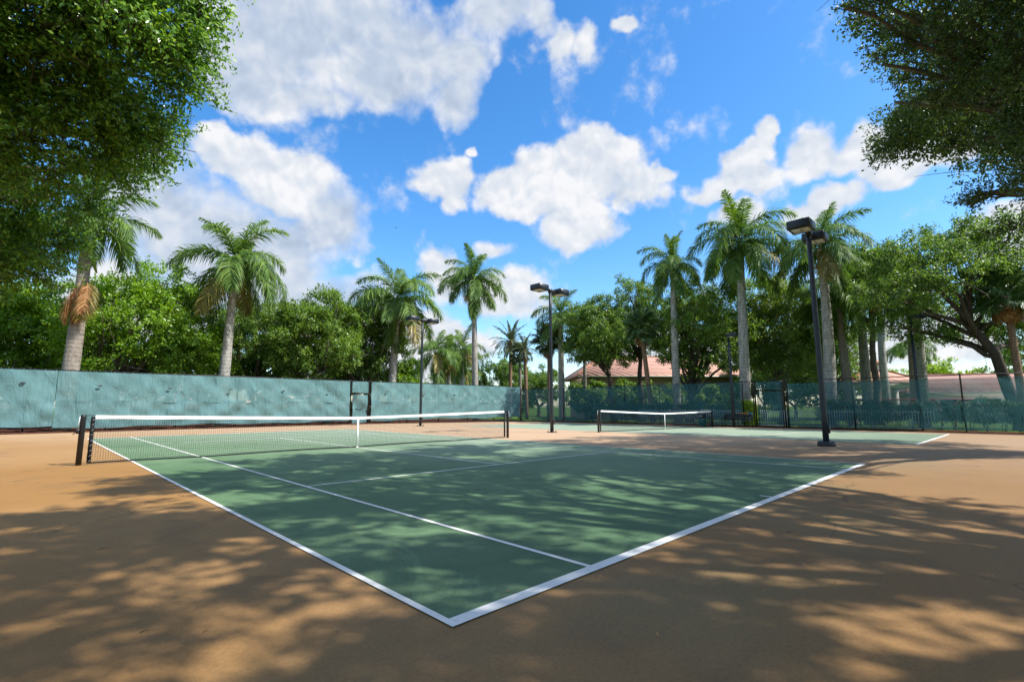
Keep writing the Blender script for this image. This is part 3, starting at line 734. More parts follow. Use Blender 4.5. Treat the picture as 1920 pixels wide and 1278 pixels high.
def limb(mb, a, b, r0, r1, rg, sagz=.0, n=8, sides=6, wig=.08):
    a = np.asarray(a, float); b = np.asarray(b, float); L = np.linalg.norm(b - a)
    t = np.linspace(0, 1, n)[:, None]; m = (a + b) / 2 + np.array([0, 0, sagz * L]) + rg.normal(0, wig * L, 3) * [1, 1, .5]
    P = (1 - t) ** 2 * a + 2 * t * (1 - t) * m + t ** 2 * b
    P[1:-1] += rg.normal(0, wig * .14 * L, (n - 2, 3))
    mb.tube(P, np.linspace(r0, r1, n), sides)
    return P
def crown_lobes(rg, R, n, lobe=(.30, .46), flat=.75, low=-.35):
    """lobes over an ellipsoid of radii R round the origin"""
    out = []; k = 0
    ga = pi * (3 - 5 ** .5)
    for i in range(n):
        zc = 1 - (1 - low) * (i + .5) / n
        ang = i * ga + rg.uniform(-.35, .35); s_ = math.sqrt(max(0, 1 - zc * zc))
        f = rg.uniform(.58, .80)
        c = np.array([R[0] * s_ * cos(ang), R[1] * s_ * sin(ang), R[2] * zc]) * f
        rr = np.array([R[0], R[1], R[2]]).mean() * rg.uniform(*lobe)
        out.append((c, (rr, rr * rg.uniform(.85, 1.15), rr * flat)))
    out.append((np.zeros(3), (R[0] * .55, R[1] * .55, R[2] * .55)))
    return out
def tree(name, label, base, ccen, R, nl, seed, leafmat, bark=BARK, nleaf=42000, ll=.20, lw=.10, tr=.28, group=None, fork=.45, lobe=(.26, .42), low=-.8, limbs=12, flat=.80, inner=.45, extra=None, cat='tree', k=14, slen=.45, trunks=1):
    rg = np.random.default_rng(seed); base = np.asarray(base, float); cc = np.asarray(ccen, float) - base
    g = thing(name, label, cat, tuple(base), 0, group)
    lobes = [(c + cc, r) for c, r in crown_lobes(rg, R, nl, lobe, flat, low)]
    if extra: lobes += [(np.asarray(c, float) - base, r) for c, r in extra]
    fz = np.array([cc[0] * fork * .5, cc[1] * fork * .5, max(.6, (cc[2] - R[2] * .4) * fork * 1.3)])
    mb = MB()
    for q in range(trunks):
        off = rg.normal(0, .25, 3) * (q > 0) * [1, 1, 0]
        t = np.linspace(0, 1, 7)[:, None]; P = t * (fz + off * 3) + off; P[1:-1] += rg.normal(0, .05, (5, 3)) * [1, 1, 0]
        P[0, 2] = -.15
        mb.tube(P, tr * (1.35 - .75 * t[:, 0] ** .5 + .35 * (t[:, 0] < .05)), 9)
    mb.build('trunk', bark, g, True)
    mb = MB(); order = rg.permutation(len(lobes))[:limbs]
    for i in order:
        c, r = lobes[i]
        P = limb(mb, fz * rg.uniform(.8, 1.0), c + rg.normal(0, .2, 3), tr * rg.uniform(.35, .6), .03, rg, .05)
        for j in range(3):
            st = P[rg.integers(3, 7)]; e = c + rg.normal(0, .6, 3) * np.array(r); limb(mb, st, e, tr * .16, .012, rg, .03, 6, 5)
    mb.build('limb', bark, g, True)
    C, A = lobe_points(rg, lobes, nleaf // k, inner, .95, 11, np.mean(R) * .125)
    V, q = leafcloud(rg, C, A, k, slen, ll, lw)
    stuff(put('crown', mesh_np('crown', V, [q], [leafmat]), g))
    return g

# ------------------------------------------------------------------ palms
def frond_mesh(name, seed, L=4.0, elev=.6, droop=1.2, n=104, ll=1.05, lw=.062, plum=.45, sag=.5, mats=(FROND,), swp=.6, petiole=.10, twist=.0):
    rg = np.random.default_rng(seed); ns = 26
    s = np.linspace(0, 1, ns); a = elev - droop * s ** 1.35
    dx = np.cos(a) * L / (ns - 1); dz = np.sin(a) * L / (ns - 1)
    side = np.cumsum(twist * s ** 2 * L / (ns - 1))
    P = np.stack([np.concatenate([[0], np.cumsum(dx)[:-1]]), side, np.concatenate([[0], np.cumsum(dz)[:-1]])], 1)
    mb = MB(); mb.tube(P[::2], np.linspace(.035, .006, len(P[::2])), 4)
    Vs = []; Q = []; T = []; c0 = 0
    for i in range(n):
        sp = petiole + (1 - petiole) * (i + rg.uniform(-.3, .3)) / n; sp = min(max(sp, 0), .998)
        f = sp * (ns - 1); k = int(f); fr = f - k; p = P[k] * (1 - fr) + P[min(k + 1, ns - 1)] * fr
        tg = np.array([cos(a[k]), 0, sin(a[k])]); nm = np.array([-sin(a[k]), 0, cos(a[k])])
        prof = max(.18, math.sin(pi * min(1, (.20 + .76 * (sp - petiole) / (1 - petiole)))) ** .75)
        for sg in (-1, 1):
            l = ll * prof * rg.uniform(.8, 1.12)
            pl = rg.choice([-1, 0, 1]) * plum + rg.normal(0, .10)
            d = tg * (swp + .35 * sp) + np.array([0, sg, 0]) * rg.uniform(.75, .95) + nm * (pl + .05); d /= np.linalg.norm(d)
            wv = np.cross(d, nm); wv /= np.linalg.norm(wv) + 1e-9; wv = wv * .8 + nm * rg.uniform(-.5, .5)
            dn = np.array([0, 0, -1.0]); sgv = sag * rg.uniform(.7, 1.3)
            mid = p + d * l * .52 + dn * l * .10 * sgv; tip = p + d * l * .90 + dn * l * .52 * sgv
            w2 = lw * rg.uniform(.8, 1.2)
            Vs += [p - wv * w2 * .35, p + wv * w2 * .35, mid + wv * w2 * .5, mid - wv * w2 * .5, tip]
            Q.append([c0, c0 + 1, c0 + 2, c0 + 3]); T.append([c0 + 3, c0 + 2, c0 + 4]); c0 += 5
    mb.add(np.array(Vs), Q, T)
    return mb.mesh(name, mats[0])
ELV = [82, 66, 48, 28, 8, -14, -36, -58]
FR = {}
for i, e in enumerate(ELV):
    for v in range(2):
        FR[(i, v)] = frond_mesh('frond', 100 + i * 7 + v, 4.0, rad(e), rad([58, 92, 108, 112, 98, 74, 50, 28][i]) * (1 + .12 * v), sag=.70 + .10 * i, twist=.25 * (v * 2 - 1))
def recolor(me, mt):
    c = me.copy(); c.materials.clear(); c.materials.append(mt); return c
FR_Y = {i: recolor(FR[(i, 0)], FROND_YEL) for i in (4, 5, 6)}
FR_N = {i: recolor(FR[(i, 1)], FROND_YOUNG) for i in (0, 1, 2)}
FR_D = {i: recolor(FR[(i, 0)], FROND_DEAD) for i in (6, 7)}
SPEAR = MB().tube([[0, 0, 0], [.03, 0, 1.2], [.10, .03, 2.2], [.22, .06, 2.9]], [.04, .03, .018, .004], 5).mesh('spear', FROND_YOUNG)
def flower_mesh():
    rg = np.random.default_rng(9); mb = MB()
    mb.tube([[0, 0, 0], [.25, 0, .05], [.5, 0, -.15]], [.03, .025, .02], 5)
    for i in range(46):
        a = rg.uniform(-1.1, 1.1); b = np.array([rg.uniform(.25, .5), 0, rg.uniform(-.15, .03)]); e = b + np.array([.35 * cos(a), .45 * sin(a), -rg.uniform(.35, .75)])
        mb.tube([b, (b + e) / 2 + [.08 * cos(a), .1 * sin(a), .05], e], [.012, .014, .008], 3)
    return mb.mesh('flower_stalk', FLOWER)
FLW = flower_mesh()
SEQ = [0, 0, 1, 1, 2, 2, 2, 3, 3, 3, 3, 4, 4, 4, 4, 5, 5, 5, 6, 6, 7]
def royal(label, base, top, L, seed, n=15, r=.24, trunk=ROYAL, yellow=1, young=2, spear=True, flower=None, low=7, group='royal palms beyond the fences', shaft=1.3, shaftmat=None, elevs=None):
    rg = np.random.default_rng(seed); base = np.asarray(base, float); top = np.asarray(top, float) - base
    g = thing('royal_palm', label, 'palm tree', tuple(base), 0, group)
    t = np.linspace(0, 1, 14); ez = top[2]
    P = np.stack([top[0] * t + .12 * np.sin(pi * t) * rg.uniform(-1, 1), top[1] * t + .12 * np.sin(pi * t) * rg.uniform(-1, 1), -.2 + (ez + .2) * t], 1)
    R = r * (1.18 - .30 * t + .16 * np.sin(pi * np.clip(t * 1.3, 0, 1)) + .25 * np.exp(-t * 18))
    MB().tube(P, R, 14).build('trunk', trunk, g, True)
    up = np.array([top[0], top[1], ez + .2]); up /= np.linalg.norm(up)
    a = r * .88
    sh = MB().tube([top - up * .05, top + up * .15 * shaft, top + up * .6 * shaft, top + up * shaft], [a * 1.0, a * 1.12, a * .85, a * .5], 12).build('crownshaft', shaftmat or SHAFT, g, True)
    tp = top + up * shaft * .93
    L = L * 1.14; n = int(n * 1.3); sc = L / 4.0; ga = pi * (3 - 5 ** .5); a0 = rg.uniform(0, 6.28)
    for i in range(n):
        e = min(low, SEQ[int((i + .5) / n * len(SEQ))])
        if elevs: e = elevs[i % len(elevs)]
        me = FR[(e, int(rg.integers(2)))]
        lab = None
        if e in FR_N and young > 0 and rg.random() < .5: me = FR_N[e]; young -= 1
        if e in FR_Y and yellow > 0 and i >= n - 4: me = FR_Y[e]; yellow -= 1; lab = 'yellowing lower frond'
        s = sc * rg.uniform(.86, 1.1) * (1.0 if e > 0 else .9)
        o = put('frond', me, g, tuple(tp - up * rg.uniform(0, .25) * (e > 1)), (rg.normal(0, .10), rg.normal(0, .08), a0 + i * ga + rg.normal(0, .15)), (s, s, s))
        if lab: o['label'] = lab
    if spear: put('spear', SPEAR, g, tuple(tp), (rg.normal(0, .12), rg.normal(0, .12), rg.uniform(0, 6)), (sc,) * 3)
    if flower is not None: put('flower_stalk', FLW, g, tuple(top - up * .05), (0, 0, flower), (1.5, 1.5, 1.5))
    return g
def royal_at(label, u0, v0, u1, v1, L, seed, D=None, Y=None, X=None, **kw):
    """trunk seen from (u0,v0) up to its crown foot (u1,v1), standing at distance D or on the line Y / X"""
    f = (lambda u, v: PD(u, v, D)) if D else ((lambda u, v: PY(u, v, Y)) if Y else (lambda u, v: PX(u, v, X)))
    a = f(u0, v0); b = f(u1, v1); zg = gz(a[0]) - .04
    k = (zg - b[2]) / (a[2] - b[2]); base = b + (a - b) * k; base[2] = zg
    return royal(label, base, b, L, seed, **kw)

def fan_mesh(name, seed, mt, R=1.0, pet=1.1, n=30, droop=.5):
    rg = np.random.default_rng(seed); mb = MB()
    mb.tube([[0, 0, 0], [pet * .5, 0, .06], [pet, 0, 0]], [.028, .022, .015], 4)
    Vs = []; Q = []; T = []; c0 = 0; o = np.array([pet, 0, 0])
    for i in range(n):
        a = -2.45 + 4.9 * i / (n - 1); l = R * (1.0 - .22 * abs(a) / 2.45) * rg.uniform(.9, 1.08)
        d = np.array([cos(a), sin(a), .16 * abs(sin(a))]); pr = np.array([-sin(a), cos(a), 0])
        mid = o + d * l * .55; tip = o + d * l * .95 + np.array([0, 0, -droop * l * rg.uniform(.3, .8)])
        wd = l * .55 * 4.9 / n * .62
        Vs += [o, mid + pr * wd, tip, mid - pr * wd, mid + np.array([0, 0, .03])]
        T += [[c0, c0 + 3, c0 + 4], [c0, c0 + 4, c0 + 1], [c0 + 3, c0 + 2, c0 + 4], [c0 + 4, c0 + 2, c0 + 1]]; c0 += 5
    mb.add(np.array(Vs), (), T)
    return mb.mesh(name, mt)
FANS = [fan_mesh('frond', 40 + i, FROND_FAN, 1.0, 1.1, 30, .35 + .2 * i) for i in range(3)]
FAN_D = [recolor(f, FROND_DEAD) for f in FANS]
FANS_P = [recolor(f, FROND_DATE) for f in FANS]
def fan_palm(label, base, top, R, seed, n=34, r=.19, trunk=FAN_TRUNK, skirt=0, pale=False, sc=1.0):
    rg = np.random.default_rng(seed); base = np.asarray(base, float); tp = np.asarray(top, float) - base
    g = thing('fan_palm', label, 'palm tree', tuple(base), 0, 'fan palms beyond the fences')
    t = np.linspace(0, 1, 10); P = np.stack([tp[0] * t + .15 * np.sin(pi * t) * rg.uniform(-1, 1), tp[1] * t, -.2 + (tp[2] + .2) * t], 1)
    MB().tube(P, r * (1.15 - .25 * t), 10).build('trunk', trunk, g, True)
    s0 = R / 2.05
    for i in range(n):
        e = rad(82 - 125 * ((i + .5) / n) ** .9); me = (FANS_P if pale else FANS)[int(rg.integers(3))]
        o = put('frond', me, g, tuple(tp + np.array([0, 0, .25 * (1 - i / n)])), (rg.normal(0, .3), -e, i * 2.39996 + rg.normal(0, .15)), (s0 * rg.uniform(.85, 1.1),) * 3)
    for i in range(skirt):
        e = rad(rg.uniform(-88, -58))
        o = put('frond', FAN_D[int(rg.integers(3))], g, tuple(tp + np.array([0, 0, -.1])), (rg.normal(0, .3), -e, i * 2.39996), (s0 * rg.uniform(.6, .85),) * 3); o['label'] = 'dead brown skirt frond'
    return g
DATE_FR = [frond_mesh('frond', 300 + i, 2.9, rad(e), rad(38 + 8 * i), 76, .46, .04, .25, .12, (FROND_DATE,), .8) for i, e in enumerate((80, 58, 36, 14, -8, -28))]
def date_palm(label, base, top, L, seed, n=34, fruit=True, r=.22):
    rg = np.random.default_rng(seed); base = np.asarray(base, float); tp = np.asarray(top, float) - base
    g = thing('date_palm', label, 'palm tree', tuple(base), 0, 'date palms by the fence corner')
    t = np.linspace(0, 1, 10); MB().tube(np.stack([tp[0] * t, tp[1] * t, -.2 + (tp[2] + .2) * t], 1), r * (1.05 + .0 * t), 10).build('trunk', FIBRE, g, True)
    for i in range(n):
        e = min(5, int(i / n * 6)); s = L / 2.9 * rg.uniform(.88, 1.08)
        put('frond', DATE_FR[e], g, tuple(tp), (rg.normal(0, .1), rg.normal(0, .1), i * 2.39996), (s, s, s))
    if fruit:
        for j in range(4):
            a = j * 1.6 + .3; mb = MB()
            for _ in range(22):
                c = np.array([.5 + rg.normal(0, .12), rg.normal(0, .12), -.25 + rg.normal(0, .18)]); mb.box(c, (.07, .07, .10))
            mb.tube([[0, 0, .1], [.3, 0, .1], [.5, 0, -.2]], .02, 4)
            o = mb.build('fruit_bunch', DATES, g); o.location = tuple(tp); o.rotation_euler = (0, 0, a)
    return g

# ------------------------------------------------------------------ royal palms in the row behind the back fence
A_ = royal_at('thick leaning royal palm with a brown broken frond hanging on its trunk', 130, 690, 163, 455, 3.3, 21, Y=20.6, r=.30, trunk=ROYAL_DARK, n=13, yellow=0, spear=False, shaft=1.1, shaftmat=SHAFT, elevs=[1, 2, 3, 3, 4, 4, 5, 2, 3, 4, 5, 1, 3])
pa = PY(165, 520, 20.25)
bo = PY(170, 470, 20.2) - np.array(A_.location)
for (u, v, yy, ry, rz, sc_, me, lab) in ((160, 522, 20.0, .30, 205, .66, FR_D[7], 'brown dead frond hanging down the trunk'), (150, 530, 19.9, .15, 170, .62, FR_D[7], 'brown dead frond hanging down the trunk'), (172, 524, 20.0, .45, 250, .66, FR_Y[6], 'yellow broken frond hanging down the trunk'), (164, 530, 19.85, .45, 275, .50, FR_D[6], 'orange broken frond hanging down the trunk')):
    o = put('frond', me, A_, tuple(PY(u, v, yy) - np.array(A_.location)), (0, ry, rad(rz)), (sc_ * .9, sc_ * 1.2, sc_ * .9)); o['label'] = lab
mb = MB(); p0 = PY(166, 455, 20.15) - np.array(A_.location); p1 = PY(172, 480, 20.0) - np.array(A_.location); p2 = PY(181, 512, 20.05) - np.array(A_.location)
mb.tube([p0, p1, p2], [.13, .15, .04], 8); o = mb.build('leaf_sheath', FROND_YOUNG, A_, True)
royal_at('royal palm with a tall spear leaf, second from the left behind the back fence', 421, 704, 441, 512, 3.9, 22, Y=20.6, n=16, r=.25, yellow=2, young=4, shaft=.9)
royal_at('royal palm with a bushy bright crown right of the back gate', 735, 712, 744, 578, 3.9, 23, Y=20.7, n=18, r=.27, yellow=3, young=4, spear=False, shaft=.9)
royal_at('tallest royal palm of the back row, with a pale flower stalk', 891, 718, 889, 552, 3.5, 24, Y=21.0, n=17, r=.24, yellow=0, young=1, flower=rad(200), shaft=1.7)
for i, (u, v, D, lab) in enumerate(((815, 672, 58, 'lower royal palm behind the farthest court lamp'), (842, 684, 66, 'royal palm with a pale trunk, second in the distant cluster'), (866, 665, 62, 'royal palm just left of the tallest back-row palm, in its shade'), (852, 690, 74, 'short distant royal palm between two larger ones'), (878, 700, 80, 'smallest distant royal palm beside the tall trunk'))):
    royal_at(lab, u, 716, u + 1, v, 3.7, 60 + i, D=D, n=13, r=.26, yellow=2, young=1, spear=False, shaft=.8, group='distant royal palms beyond the back fence')
royal_at('royal palm rising behind the middle court lamp', 1053, 715, 1051, 605, 3.3, 28, D=50, n=14, r=.27, yellow=1, spear=False, shaft=1.0)
# right of the corner
royal_at('slender royal palm with a thin bare spear, left of the tallest one', 1269, 715, 1262, 518, 3.0, 29, X=29.2, n=15, r=.24, yellow=0, young=1, shaft=1.2)
royal_at('tallest royal palm, its speckled trunk rising behind the yellow-green shrub', 1397, 715, 1388, 492, 4.1, 30, X=29.3, n=19, r=.29, yellow=1, young=1, spear=False, shaft=1.7)
royal_at('royal palm with a brown crownshaft and cream flowers, behind the near court lamp', 1553, 710, 1541, 492, 3.5, 31, X=30.0, n=17, r=.29, yellow=1, young=1, flower=rad(190), shaft=1.2, shaftmat=SHAFT_BROWN)
royal_at('royal palm with a shaded crown right of the flowering one', 1588, 700, 1572, 575, 3.3, 32, D=36, n=14, r=.25, trunk=ROYAL_DARK, yellow=1, spear=False)
royal_at('royal palm trunk standing left of the cupola', 1623, 700, 1612, 560, 3.0, 33, D=38, n=13, r=.28, yellow=0, spear=False)
royal_at('royal palm trunk standing right of the cupola', 1659, 690, 1648, 560, 3.0, 34, D=44, n=12, r=.26, yellow=0, spear=False)
royal_at('pale royal palm trunk beside the dark lamp post', 1727, 700, 1716, 560, 3.0, 35, D=34, n=12, r=.27, yellow=0, spear=False)
royal_at('pale twin trunk of a royal palm behind the dark lamp post', 1712, 700, 1703, 560, 2.8, 36, D=37, n=10, r=.22, trunk=ROYAL_DARK, yellow=0, spear=False)
royal_at('small distant palm with drooping fronds under the oak limb', 1708, 720, 1708, 655, 3.8, 37, D=70, n=11, r=.2, yellow=0, spear=False, elevs=[2, 3, 4, 4, 5, 3, 4], shaft=.5)
# date palms and fan palms by the corner
def pbt(u0, u1, v1, D):
    b = PD(u1, v1, D); a = PD(u0, 715, D); zg = gz(a[0]) - .04; k = (zg - b[2]) / (a[2] - b[2]); c = b + (a - b) * k; c[2] = zg; return c, b
b_, t_ = pbt(957, 958, 640, 62); date_palm('grey-green date palm with orange fruit bunches by the fence corner', b_, t_, 3.0, 41)
b_, t_ = pbt(986, 984, 655, 58); date_palm('smaller date palm just right of the fruiting one', b_, t_, 2.2, 42, 26, False, .2)
for (u0, u1, v, D, R, sd, lab, kw) in (
        (974, 974, 668, 60, 1.7, 51, 'dusty fan palm right of the fruiting date palm', dict(pale=True)),
        (1029, 1029, 642, 52, 2.3, 52, 'pale fan palm left of the middle lamp pole', dict(pale=True, skirt=8, trunk=FIBRE)),
        (1098, 1097, 635, 54, 2.3, 53, 'fan palm in front of the oak right of the middle lamp', {}),
        (1216, 1203, 618, 41, 2.0, 54, 'dark fan palm with a brown trunk in front of the clubhouse roof', dict(trunk=FIBRE, skirt=4)),
        (1912, 1886, 556, 27, 2.0, 55, 'fan palm with a hanging brown skirt at the far right', dict(trunk=FIBRE, skirt=26, n=30, r=.17))):
    b_, t_ = pbt(u0, u1, v, D); fan_palm(lab, b_, t_, R, sd, **kw)

# ------------------------------------------------------------------ broadleaf trees beyond the fences
def tr_at(label, u, vt, vb, hw, D, seed, mt, ub=None, depth=1.0, **kw):
    """crown between image heights vt and vb, half width hw (pixels of the photograph), at distance D"""
    c = PD(u, (vt + vb) / 2, D); px = D / FPX; vb = vb + (26 if vb > 700 else 8); c = PD(u, (vt + vb) / 2, D); R = (hw * px * .98, hw * px * .98 * depth, (vb - vt) / 2 * px * 1.02)
    a = PD(ub if ub is not None else u, 720, D); base = np.array([a[0], a[1], gz(a[0]) - .04])
    return tree('broadleaf_tree', label, base, c, R, kw.pop('nl', 22), seed, mt, group=kw.pop('group', 'broadleaf trees beyond the fences'), **kw)
tr_at('broad round bright green tree behind the leaning palm, low limbs showing', 262, 497, 715, 152, 31, 201, LEAF_BRIGHT, ub=185, nl=30, nleaf=60000, ll=.20, lw=.10, tr=.38, fork=.22, bark=BARK, limbs=16, trunks=2)
tr_at('bright green tree at the far left edge behind the fence', 15, 520, 715, 115, 29, 202, LEAF_BRIGHT, ub=45, nl=24, nleaf=45000, ll=.20, lw=.10, tr=.30, fork=.25, limbs=12)
tr_at('dark green tree between the round tree and the second palm', 475, 560, 720, 85, 38, 203, LEAF_MID, nl=22, nleaf=40000, tr=.3)
tr_at('oak with a slanting pale trunk showing, left of the back gate', 588, 545, 712, 92, 36, 204, LEAF_MID, ub=618, nl=24, nleaf=46000, tr=.26, fork=.7, limbs=14)
tr_at('tall olive green oak behind the bushy palm', 690, 545, 716, 88, 41, 205, LEAF_OAK, nl=24, nleaf=42000, tr=.3)
tr_at('low bright shrub-like tree at the right foot of the bushy palm', 755, 672, 735, 38, 46, 206, LEAF_BRIGHT, nl=14, nleaf=16000, tr=.12, limbs=5)
tr_at('low tree far beyond the back fence under the distant palms', 830, 702, 740, 75, 95, 207, LEAF_MID, nl=16, nleaf=14000, ll=.3, lw=.16, tr=.2, limbs=5)
tr_at('tree far behind the date palms at the fence corner', 947, 662, 745, 46, 80, 208, LEAF_OAK, nl=18, nleaf=22000, ll=.26, lw=.13, tr=.3, limbs=6)
tr_at('low tree behind the fan palms left of the middle lamp', 1010, 690, 745, 55, 72, 209, LEAF_OAK, nl=16, nleaf=16000, ll=.26, lw=.13, tr=.3, limbs=6)
tr_at('forked oak with an open crown in front of the clubhouse', 1118, 548, 700, 66, 46, 210, LEAF_OAK, ub=1150, nl=22, nleaf=40000, bark=BARK_DARK, tr=.26, fork=.6, limbs=16, inner=.3)
tr_at('dark tall tree behind the brown-trunked fan palm', 1200, 515, 690, 62, 48, 211, LEAF_OAK, nl=20, nleaf=34000, bark=BARK_DARK, tr=.3, fork=.7)
tr_at('wide dark tree with spreading low limbs behind the slender palm', 1318, 520, 705, 105, 41, 212, LEAF_MID, ub=1290, nl=26, nleaf=52000, bark=BARK_DARK, tr=.32, fork=.35, limbs=18)
tr_at('light green dense tree right of the tallest palm', 1462, 505, 722, 92, 40, 213, LEAF_PALE, nl=26, nleaf=52000, tr=.3)
tr_at('mid green tree behind the flowering royal palm', 1560, 545, 715, 75, 50, 217, LEAF_MID, nl=22, nleaf=34000, tr=.3)
tr_at('leafy tree top above the cupola', 1640, 455, 600, 78, 37, 214, LEAF_OAK, nl=20, nleaf=36000, tr=.26, fork=.7, low=-.5)
tr_at('low bright leafy bush beyond the long tiled roof', 1770, 668, 735, 75, 82, 215, LEAF_LIME, nl=16, nleaf=14000, ll=.34, lw=.17, tr=.15, limbs=5)
tr_at('bright bush right of the cupola roof', 1690, 690, 735, 45, 80, 216, LEAF_BRIGHT, nl=12, nleaf=9000, ll=.3, lw=.15, tr=.12, limbs=4)
FILLS = (('dark shrubby tree filling the gap left of the leaning palm', 70, 640, 92, 36, LEAF_MID), ('dark undergrowth tree behind the round bright tree', 230, 630, 110, 40, LEAF_MID), ('shaded tree low behind the second palm trunk', 390, 625, 85, 44, LEAF_MID),
         ('shaded tree low behind the slanting oak', 530, 630, 80, 46, LEAF_OAK), ('shaded tree low left of the bushy palm', 660, 632, 75, 48, LEAF_OAK), ('green thicket behind the yellow-green shrub', 1430, 640, 70, 54, LEAF_MID), ('green thicket seen through the right gate', 1488, 668, 62, 60, LEAF_MID), ('green thicket left of the pavilion', 1545, 640, 65, 56, LEAF_OAK),
         ('far green tree between the cupola and the oak trunk', 1735, 700, 60, 100, LEAF_MID), ('far green tree left of the fan palms', 905, 712, 30, 120, LEAF_MID), ('low green tree at the fence corner', 975, 695, 40, 90, LEAF_MID), ('low leafy shrub in front of the clubhouse wall, left', 1105, 722, 45, 55, LEAF_MID), ('low leafy shrub in front of the clubhouse wall, centre', 1190, 718, 50, 54, LEAF_OAK), ('low leafy shrub in front of the clubhouse wall, right', 1300, 720, 70, 56, LEAF_MID), ('dim tree beyond the oak trunk at the right edge', 1915, 640, 50, 75, LEAF_OAK))
for i, (lab, u, vt, hw, D, mt) in enumerate(FILLS):
    tr_at(lab, u, vt, 752, hw, D, 400 + i, mt, nl=16, nleaf=15000, ll=.30, lw=.15, tr=.2, limbs=5)
# the big oak at the right: leaning trunk, long limbs reaching left over the roofs
def lob(u, v, D, ru, rv, dd=1.0): px = D / FPX; return (PD(u, v, D), (ru * px, ru * px * dd, rv * px))
bs = PX(1905, 720, 33.0); base = np.array([bs[0], bs[1], gz(30) - .04])
big = thing('oak_tree', 'large oak leaning over the tiled roofs at the right, limbs arching left', 'tree', tuple(base), 0)
rg = np.random.default_rng(77); mb = MB()
D0 = (bs - CAM) @ FH
k1 = PD(1865, 660, D0) - base; k2 = PD(1810, 600, D0 - .3) - base
mb.tube([[0, 0, -.2], [.0, 0, .8], k1 * .5 + [0, 0, .1], k1, k2], [.42, .33, .29, .25, .17], 10); mb.build('trunk', BARK_DARK, big, True)
LB = [lob(1700, 560, D0 - 1, 62, 50), lob(1760, 510, D0 - 2, 80, 60), lob(1690, 490, D0, 60, 42), lob(1830, 480, D0 - 1, 85, 60), lob(1800, 560, D0 + 2, 90, 50), lob(1900, 520, D0, 90, 70),
      lob(1660, 610, D0 + 1, 42, 30), lob(1740, 625, D0 + 2, 60, 30), lob(1860, 610, D0 + 3, 70, 40), lob(1930, 640, D0 + 2, 70, 50), lob(1640, 540, D0 + 3, 50, 40), lob(1850, 430, D0 - 1, 60, 30), lob(1780, 450, D0, 50, 28), lob(1950, 580, D0 + 1, 60, 60)]
mb = MB()
for c, r in LB:
    P = limb(mb, (k1 if c[2] < 6 else k2) * rg.uniform(.85, 1), c - base, .14, .03, rg, .10, 10)
    for j in range(5): limb(mb, P[rg.integers(4, 9)], c - base + rg.normal(0, .55, 3) * np.array(r), .045, .010, rg, .03, 6, 5)
mb.build('limb', BARK_DARK, big, True)
C, A = lobe_points(rg, [(c - base, r) for c, r in LB], 5200, .25)
V, q = leafcloud(rg, C, A, 14, .42, .16, .075); stuff(put('crown', mesh_np('crown', V, [q], [LEAF_OAK]), big))

# ------------------------------------------------------------------ the two near trees that frame the picture and shade the court
def big_tree(label, base, lobes, seed, nspray, mt, ll, lw, k=16, slen=.5, inner=.2, tr=.42, trunk_top=None, twigs=3, squash=.8, per=9, cr=.36, more=None):
    rg = np.random.default_rng(seed); base = np.asarray(base, float)
    g = thing('shade_tree', label, 'tree', tuple(base), 0)
    tt = np.asarray(trunk_top, float) - base
    MB().tube([[0, 0, -.2], tt * .3 + [.1, 0, 0], tt * .65, tt], [tr * 1.4, tr, tr * .9, tr * .7], 12).build('trunk', BARK, g, True)
    mb = MB()
    for c, r in lobes + (more[0] if more else []):
        P = limb(mb, tt * rg.uniform(.75, 1), np.asarray(c) - base, tr * .35, .03, rg, .06, 12)
        for j in range(twigs): limb(mb, P[rg.integers(5, 11)], np.asarray(c) - base + rg.normal(0, .6, 3) * np.array(r), .035, .006, rg, .03, 6, 4)
    mb.build('limb', BARK, g, True)
    C, A = lobe_points(rg, [(np.asarray(c) - base, r) for c, r in lobes], nspray, inner, squash, per, cr)
    # every leaf spray sits on its own fine twig
    tw = MB(); sd = np.cross(A, [0, 0, 1.0]); sd /= np.linalg.norm(sd, axis=1)[:, None] + 1e-9
    Vt = np.stack([C - A * slen * .35 - sd * .006, C - A * slen * .35 + sd * .006, C + A * slen * .95], 1).reshape(-1, 3); tw.add(Vt, (), np.arange(len(Vt)).reshape(-1, 3))
    stuff(tw.build('twig', BARK_DARK, g))
    V, q = leafcloud(rg, C, A, k, slen, ll, lw, .07)
    if more:
        C2, A2 = lobe_points(rg, [(np.asarray(c) - base, r) for c, r in more[0]], more[1], inner, squash, 10, .5)
        V2, q2 = leafcloud(rg, C2, A2, k, .45, more[2], more[3]); q = np.concatenate([q, q2 + len(V)]); V = np.concatenate([V, V2])
    stuff(put('crown', mesh_np('crown', V, [q], [mt]), g))
    return g
def lb(u, v, R, ru, rv, dd=1.0): px = R / FPX; return (PR(u, v, R), (ru * px, ru * px * dd, rv * px))
LT = [lb(60, 60, 9.5, 110, 80), lb(190, 30, 9.0, 105, 70), lb(295, 20, 9.2, 72, 58), lb(345, 40, 9.6, 36, 32), lb(120, 170, 10, 110, 80), lb(250, 120, 9.6, 95, 60), lb(340, 110, 10, 50, 38), lb(30, 260, 10, 90, 90), lb(150, 280, 10.5, 95, 65), lb(250, 235, 10.2, 75, 45), lb(310, 268, 10.4, 42, 28),
      lb(35, 380, 11.5, 70, 65), lb(110, 370, 12, 52, 42), lb(215, 320, 11.5, 42, 26), lb(20, 480, 12, 70, 60), lb(70, 455, 12.5, 48, 40), lb(-80, 200, 10, 120, 120), lb(-90, 430, 12, 110, 110), lb(380, -70, 9.5, 60, 50), lb(150, -90, 9.5, 160, 70), lb(-60, 30, 9.5, 100, 120)]
